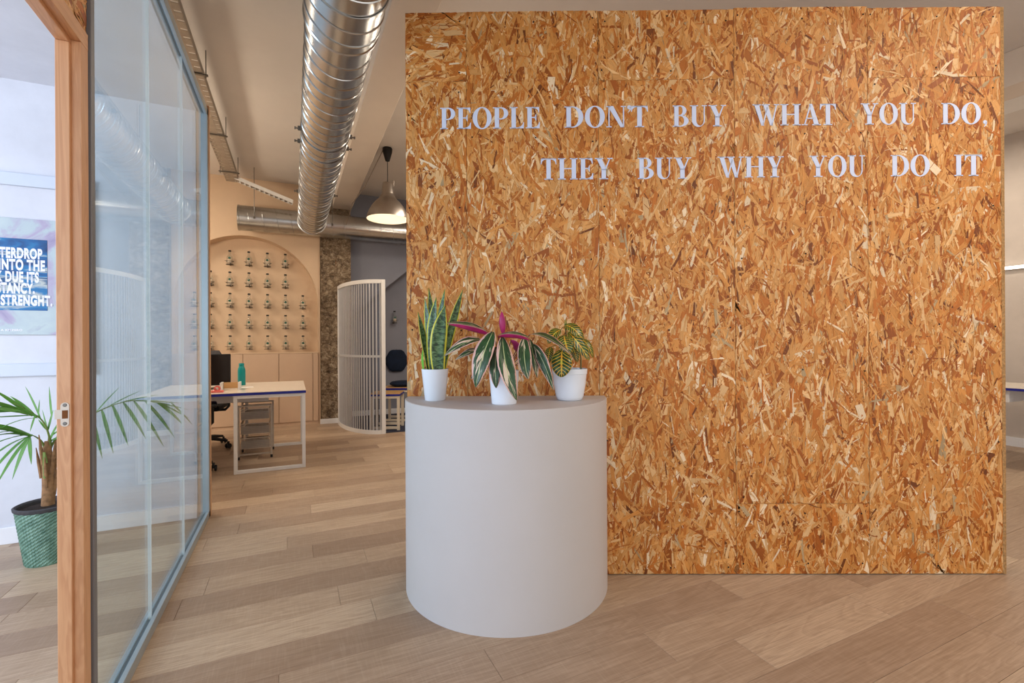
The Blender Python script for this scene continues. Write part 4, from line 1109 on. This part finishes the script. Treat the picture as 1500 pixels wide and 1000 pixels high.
for k in range(NS):
    for half, me_ in ((.25, slm), (.75, slc)):
        target = cum[-1] * (k + half) / NS
        i = next(ii for ii, c in enumerate(cum) if c >= target); a = math.pi / 2 * i / fine
        x, y = ell(a); tx, ty = SX * math.sin(a), -SY * math.cos(a)
        link('slat', me_, scr, (x, y, 0), math.atan2(ty, tx))

# booth behind the screen
s = MB(); pts = [(1.06 + ell(math.pi / 2 * i / 20)[0] * .97, 7.29 + ell(math.pi / 2 * i / 20)[1] * .97) for i in range(21)] + [(2.6, 6.29), (2.6, 7.93), (.81, 7.93), (.81, 7.4), (.62, 7.4)]
s.add([(p[0], p[1], 0) for p in pts] + [(p[0], p[1], .006) for p in pts], [tuple(range(len(pts) - 1, -1, -1)), tuple(range(len(pts), 2 * len(pts)))] + [(i, (i + 1) % len(pts), (i + 1) % len(pts) + len(pts), i + len(pts)) for i in range(len(pts))])
tag(s.build('carpet', M['rug']), 'dark blue carpet on the booth floor behind the curved screen', 'carpet')
def stool(loc, rz, label, wx=.40, wy=.38, hz=.50):
    t = thing('stool', label, 'stool', loc, rz, 'wooden topped stools in the booth')
    MB().cbox(-wx / 2, wx / 2, -wy / 2, wy / 2, hz - .012, hz, .002).build('seat', M['ply'], t)
    MB().cbox(-wx / 2 - .002, wx / 2 + .002, -wy / 2 - .002, wy / 2 + .002, hz - .036, hz - .012, .002).build('seat_edge', M['blue_edge'], t)
    for sx in (-1, 1):
        for sy in (-1, 1):
            MB().cbox(sx * (wx / 2 - .02) - .018, sx * (wx / 2 - .02) + .018, sy * (wy / 2 - .02) - .018, sy * (wy / 2 - .02) + .018, 0, hz - .036, .002).build('leg', M['cream_metal'], t)
    for sy in (-1, 1):
        MB().cbox(-wx / 2 + .038, wx / 2 - .038, sy * (wy / 2 - .02) - .014, sy * (wy / 2 - .02) + .014, .015, .05, .002).build('rail', M['cream_metal'], t)
        MB().cbox(-wx / 2 + .038, wx / 2 - .038, sy * (wy / 2 - .02) - .014, sy * (wy / 2 - .02) + .014, hz - .07, hz - .036, .002).build('rail', M['cream_metal'], t)
s1 = cw((567 - 750) / FPX * 6.52, 6.52, .006)
stool(s1, -TH + R(4), 'cream stool with plywood seat and blue edge just behind the curved screen')
s2 = cw((588 - 750) / FPX * 7.15, 7.15, .006)
stool(s2, -TH, 'cream stool further back under the navy cushion', .50, .38, .52)
def hexcushion(r, th):
    s = MB(); n = 72
    vs = []; prof_ = [(0, th / 2), (.55, th * .48), (.82, th * .38), (.95, th * .18), (1, 0), (.95, -th * .18), (.82, -th * .38), (.55, -th * .48), (0, -th / 2)]
    for q, z in prof_:
        for i in range(n):
            a = 2 * math.pi * i / n; sec = (a + R(30)) % R(60) - R(30)
            hr = .93 / math.cos(sec) * r; hr = min(hr, r * 1.0) * q
            vs.append((hr * math.cos(a), z, hr * math.sin(a)))
    s.add(vs, [(j * n + i, j * n + (i + 1) % n, (j + 1) * n + (i + 1) % n, (j + 1) * n + i) for j in range(len(prof_) - 1) for i in range(n)])
    return s
hc = onY(581, 528, YN - .04)
cu_ = thing('cushion', 'navy felt cushion hanging on the blue grey wall', 'cushion', (hc.x, YN - .036, hc.z))
c1 = hexcushion(.195, .07).build('pad', M['navy'], cu_, True)
c1.rotation_euler.y = R(30)
MB().lathe([(0, 0), (.006, .002), (.006, .03), (0, .03)], (0, 0, .19), 10, 'y').build('hook', M['steel_rod'], cu_)
c2 = hexcushion(.20, .085).build('cushion', M['navy'], None, True, (s2.x + .02, s2.y, .526 + .0425)); c2.rotation_euler = (R(90), 0, R(10))
tag(c2, 'navy felt cushion lying on the rear stool', 'cushion')

# ------------------------------------------------------------------ desk
DY0, DY1, DX0, DX1, DH = 4.93, 6.14, -1.65, .105, .745
dk = thing('bench_desk', 'long pale desk with blue edge and white sled legs', 'desk', (DX1, DY0, 0))
MB().cbox(DX0 - DX1, 0, 0, DY1 - DY0, DH - .005, DH, .001).build('top', M['desk_top'], dk)
MB().cbox(DX0 - DX1 - .001, .001, -.001, DY1 - DY0 + .001, DH - .028, DH - .005, .001).build('edge', M['blue_edge'], dk)
def sled(x0, x1, y):
    q = .030
    for xx in (x0, x1): MB().cbox(xx - q / 2, xx + q / 2, y - q / 2, y + q / 2, 0, DH - .028, .002).build('leg', M['white_metal'], dk)
    MB().cbox(x0 + q / 2, x1 - q / 2, y - q / 2, y + q / 2, 0, q, .002).build('foot_rail', M['white_metal'], dk)
    MB().cbox(x0 + q / 2, x1 - q / 2, y - q / 2, y + q / 2, DH - .028 - q, DH - .028, .002).build('top_rail', M['white_metal'], dk)
for y in (.022, DY1 - DY0 - .06):
    sled(-.59, -.02, y); sled(DX0 - DX1 + .03, DX0 - DX1 + .35, y)
ap = MB().cbox(DX0 - DX1 + .1, -.345, .60, .62, .59, .715, .003).build('cable_panel', M['white_metal'], dk)
for zz in (.635, .675): MB().lathe([(0, .5985), (.010, .5985), (.010, .601), (0, .601)], (-.42, 0, zz), 12, 'y').build('cable_hole', M['black'], ap)

# things on the desk
mo = thing('monitor', 'black computer monitor standing on the pale desk', 'monitor', (-.83, 5.46, DH))
MB().cbox(-.255, .255, -.012, .018, .035, .345, .004).build('housing', M['black_plastic'], mo)
MB().box(-.245, .245, -.0145, -.012, .048, .335).build('screen', M['screen_dark'], mo)
MB().cbox(-.02, .02, .018, .04, .006, .2, .003).build('neck', M['black_plastic'], mo)
MB().cbox(-.11, .11, -.06, .10, 0, .008, .003).build('foot', M['black_plastic'], mo)
bo = onD(354, 566, 5.05); bo = Vector((bo.x, bo.y, DH))
te = thing('drinking_bottle', 'teal metal drinking bottle on the pale desk', 'bottle', bo)
MB().lathe([(0, 0), (.034, 0), (.037, .004), (.037, .155), (.034, .175), (.026, .198), (.023, .205), (.023, .207), (0, .207)], n=32).build('body', M['teal'], te, True)
MB().lathe([(0, .207), (.024, .207), (.025, .209), (.025, .232), (.022, .236), (0, .236)], n=28).build('cap', M['teal'], te, True)
pb = thing('tray_stand', 'small white wire stand with wooden back on the desk', 'stand', (-.55, 5.30, DH))
MB().cbox(-.07, .06, .02, .035, .012, .07, .002).build('wooden_back', M['ply'], pb)
for xx in (-.08, .07): MB().cbox(xx - .008, xx + .008, -.10, .05, 0, .075, .002).build('side_frame', M['white_metal'], pb)
pk = thing('tape_dispenser', 'coral pink tape dispenser near the desk edge', 'tape dispenser', (-.66, 5.06, DH))
MB().cbox(-.07, .07, -.03, .03, 0, .018, .004).build('base', M['pink'], pk)
MB().lathe([(.012, -.012), (.026, -.012), (.026, .012), (.012, .012), (.012, -.012)], (.02, 0, .036), 20, 'y').build('tape_roll', M['pink'], pk, True)
MB().cbox(-.065, -.045, -.02, .02, .018, .036, .003).build('cutter', M['white_metal'], pk)
pp = cw((361 - 750) / FPX * 4.80, 4.80)
sh = MB().cbox(-.06, .06, -.04, .04, 0, .002, .0006).build('note_paper', M['paper'], None, False, (pp.x, pp.y, DH), R(8))
tag(sh, 'small white note paper lying beside the teal bottle', 'paper')

# drawer trolley
M['bin'] = m_glass('fine_wire_mesh', (.8, .76, .7), 1.2, .3, .35); M['bin_stuff'] = paint('cardboard_and_paper', (150, 128, 104), .8, .4, 30, .2)
tw_ = thing('drawer_trolley', 'silver wire trolley with three mesh drawers under the desk', 'drawer trolley', (-.365, 5.53, 0))
TW, TD, THh = .30, .40, .555
for sx in (-1, 1):
    for sy in (0, 1):
        MB().cbox(sx * TW / 2 - .009, sx * TW / 2 + .009, sy * TD - .009, sy * TD + .009, .03, THh, .002).build('upright', M['basket'], tw_)
        MB().lathe([(0, 0), (.011, 0), (.011, .03), (0, .03)], (sx * TW / 2, sy * TD, 0), 10).build('foot', M['black_plastic'], tw_)
for sy in (0, 1):
    for z in (.05, THh - .01): MB().cbox(-TW / 2 + .009, TW / 2 - .009, sy * TD - .007, sy * TD + .007, z - .008, z + .008, .002).build('rail', M['basket'], tw_)
for z in (.11, .26, .41):
    b = MB(); x0, x1, y0, y1, h_ = -TW / 2 + .02, TW / 2 - .02, .005, TD - .01, .105
    for zz in (0, h_): 
        for (p, q) in (((x0, y0), (x1, y0)), ((x1, y0), (x1, y1)), ((x1, y1), (x0, y1)), ((x0, y1), (x0, y0))):
            b.bar((p[0], p[1], z + zz), (q[0], q[1], z + zz), .009 if zz else .006)
    k = 0
    for xx in np.linspace(x0, x1, 22):
        b.bar((xx, y0, z), (xx, y0, z + h_), .003); b.bar((xx, y1, z), (xx, y1, z + h_), .003); b.bar((xx, y0, z), (xx, y1, z), .003)
    for zz in np.linspace(0, h_, 7):
        b.bar((x0, y0, z + zz), (x1, y0, z + zz), .003); b.bar((x0, y1, z + zz), (x1, y1, z + zz), .003)
        b.bar((x0, y0, z + zz), (x0, y1, z + zz), .003); b.bar((x1, y0, z + zz), (x1, y1, z + zz), .003)
    d_ = b.build('drawer', M['basket'], tw_)
    MB().box(x0, x1, y0 - .001, y0 + .001, z, z + h_ * .75).build('mesh_front', M['bin'], d_)
    MB().cbox(x0 + .02, x1 - .02, y0 + .04, y1 - .04, z + .008, z + .06, .01).build('contents', M['bin_stuff'], d_)
MB().bar((-TW / 2, TD + .012, .30), (TW / 2, TD + .012, .18), .006).bar((-TW / 2, TD + .012, .18), (TW / 2, TD + .012, .30), .006).build('cross_brace', M['basket'], tw_)

# office chairs
def chair(loc, rz, label):
    t = thing('office_chair', label, 'chair', loc, rz, 'black office chairs at the desk')
    for k in range(5):
        a = R(90 + 72 * k); ex, ey = math.cos(a), math.sin(a)
        MB().tube([(ex * .03, ey * .03, .12), (ex * .18, ey * .18, .105), (ex * .30, ey * .30, .085)], [.024, .020, .014], 8).build('base_arm', M['black_plastic'], t, True)
        c = MB()
        for off in (-.018, .018):
            v0 = len(c.v); c.lathe([(0, -.009), (.024, -.009), (.028, -.005), (.028, .005), (.024, .009), (0, .009)], (0, off, 0), 18, 'y')
        c.cbox(-.012, .012, -.01, .01, .0, .05, .003)
        c.build('caster', M['black_plastic'], t, True, (ex * .31, ey * .31, .028), a + 1.1)
    MB().lathe([(0, .08), (.035, .08), (.035, .16), (.025, .17), (.025, .30), (.016, .31), (.016, .42), (0, .42)], n=20).build('gas_lift', M['black_plastic'], t, True)
    MB().cbox(-.12, .12, -.14, .14, .41, .44, .01).build('mechanism', M['black_plastic'], t)
    MB().cbox(-.24, .24, -.23, .25, .44, .50, .025).build('seat', M['black_mesh'], t, True)
    s = MB(); vs = []; nx, nz = 10, 14
    for jz in range(nz + 1):
        v = jz / nz; z = .56 + .55 * v; wv = .21 * (1 - .35 * max(0, v - .6) / .4 * max(0, v - .6) / .4) * (.86 + .14 * min(1, v * 3))
        for ix in range(nx + 1):
            u = ix / nx * 2 - 1; vs.append((u * wv, -.27 - .05 * v + .03 * math.sin(v * math.pi) + .045 * u * u, z))
    m_ = nx + 1; K = len(vs); vs += [(a_, b_ - .022, c_) for a_, b_, c_ in vs]
    fs = [(j_ * m_ + i, j_ * m_ + i + 1, (j_ + 1) * m_ + i + 1, (j_ + 1) * m_ + i) for j_ in range(nz) for i in range(nx)]
    fs += [tuple(x + K for x in reversed(q)) for q in fs]
    rim = list(range(m_)) + [j_ * m_ + nx for j_ in range(1, nz + 1)] + [nz * m_ + i for i in range(nx - 1, -1, -1)] + [j_ * m_ for j_ in range(nz - 1, 0, -1)]
    fs += [(rim[i], rim[(i + 1) % len(rim)], rim[(i + 1) % len(rim)] + K, rim[i] + K) for i in range(len(rim))]
    s.add(vs, fs); s.build('backrest', M['grey_fabric'], t, True)
    MB().tube([(0, -.10, .43), (0, -.24, .43), (0, -.315, .50), (0, -.335, .70)], .018, 8).build('back_support', M['black_plastic'], t, True)
    for sx in (-1, 1):
        MB().tube([(sx * .14, 0, .43), (sx * .25, 0, .43), (sx * .285, .0, .47), (sx * .285, -.01, .62)], .016, 8).build('arm_post', M['black_plastic'], t, True)
        MB().cbox(sx * .285 - .04, sx * .285 + .04, -.13, .12, .62, .655, .014).build('armrest', M['black_plastic'], t, True)
    return t
chair((-.965, 5.03, 0), R(8), 'black office chair pushed under the near side of the desk')
chair((-.97, 6.34, 0), R(176), 'black office chair with grey back behind the monitor')

# ------------------------------------------------------------------ far right: desk and light seen past the wall
rd = thing('side_desk', 'pale desk with blue edge seen past the right end of the strand board wall', 'desk', (6.05, 2.0, 0))
MB().cbox(0, .75, -1.3, 1.3, .74, .745, .001).build('top', M['desk_top'], rd)
MB().cbox(-.001, .751, -1.301, 1.301, .717, .74, .001).build('edge', M['blue_edge'], rd)
for yy in (-1.25, 1.25):
    for xx in (.03, .72): MB().cbox(xx - .017, xx + .017, yy - .017, yy + .017, 0, .717, .002).build('leg', M['white_metal'], rd)
    MB().cbox(.047, .703, yy - .017, yy + .017, 0, .034, .002).build('foot_rail', M['white_metal'], rd)
MB().cbox(.06, .60, .02, .50, .60, .716, .004).build('drawer_box', M['white_metal'], rd)
lt = thing('led_tube', 'bright horizontal LED tube on the far right wall', 'lamp', (XE, 2.4, 1.98))
MB().cbox(-.03, 0, -1.6, 1.6, -.005, .035, .004).build('housing', M['white_metal'], lt)
MB().cbox(-.042, -.03, -1.58, 1.58, 0, .03, .003).build('tube', M['led'], lt)
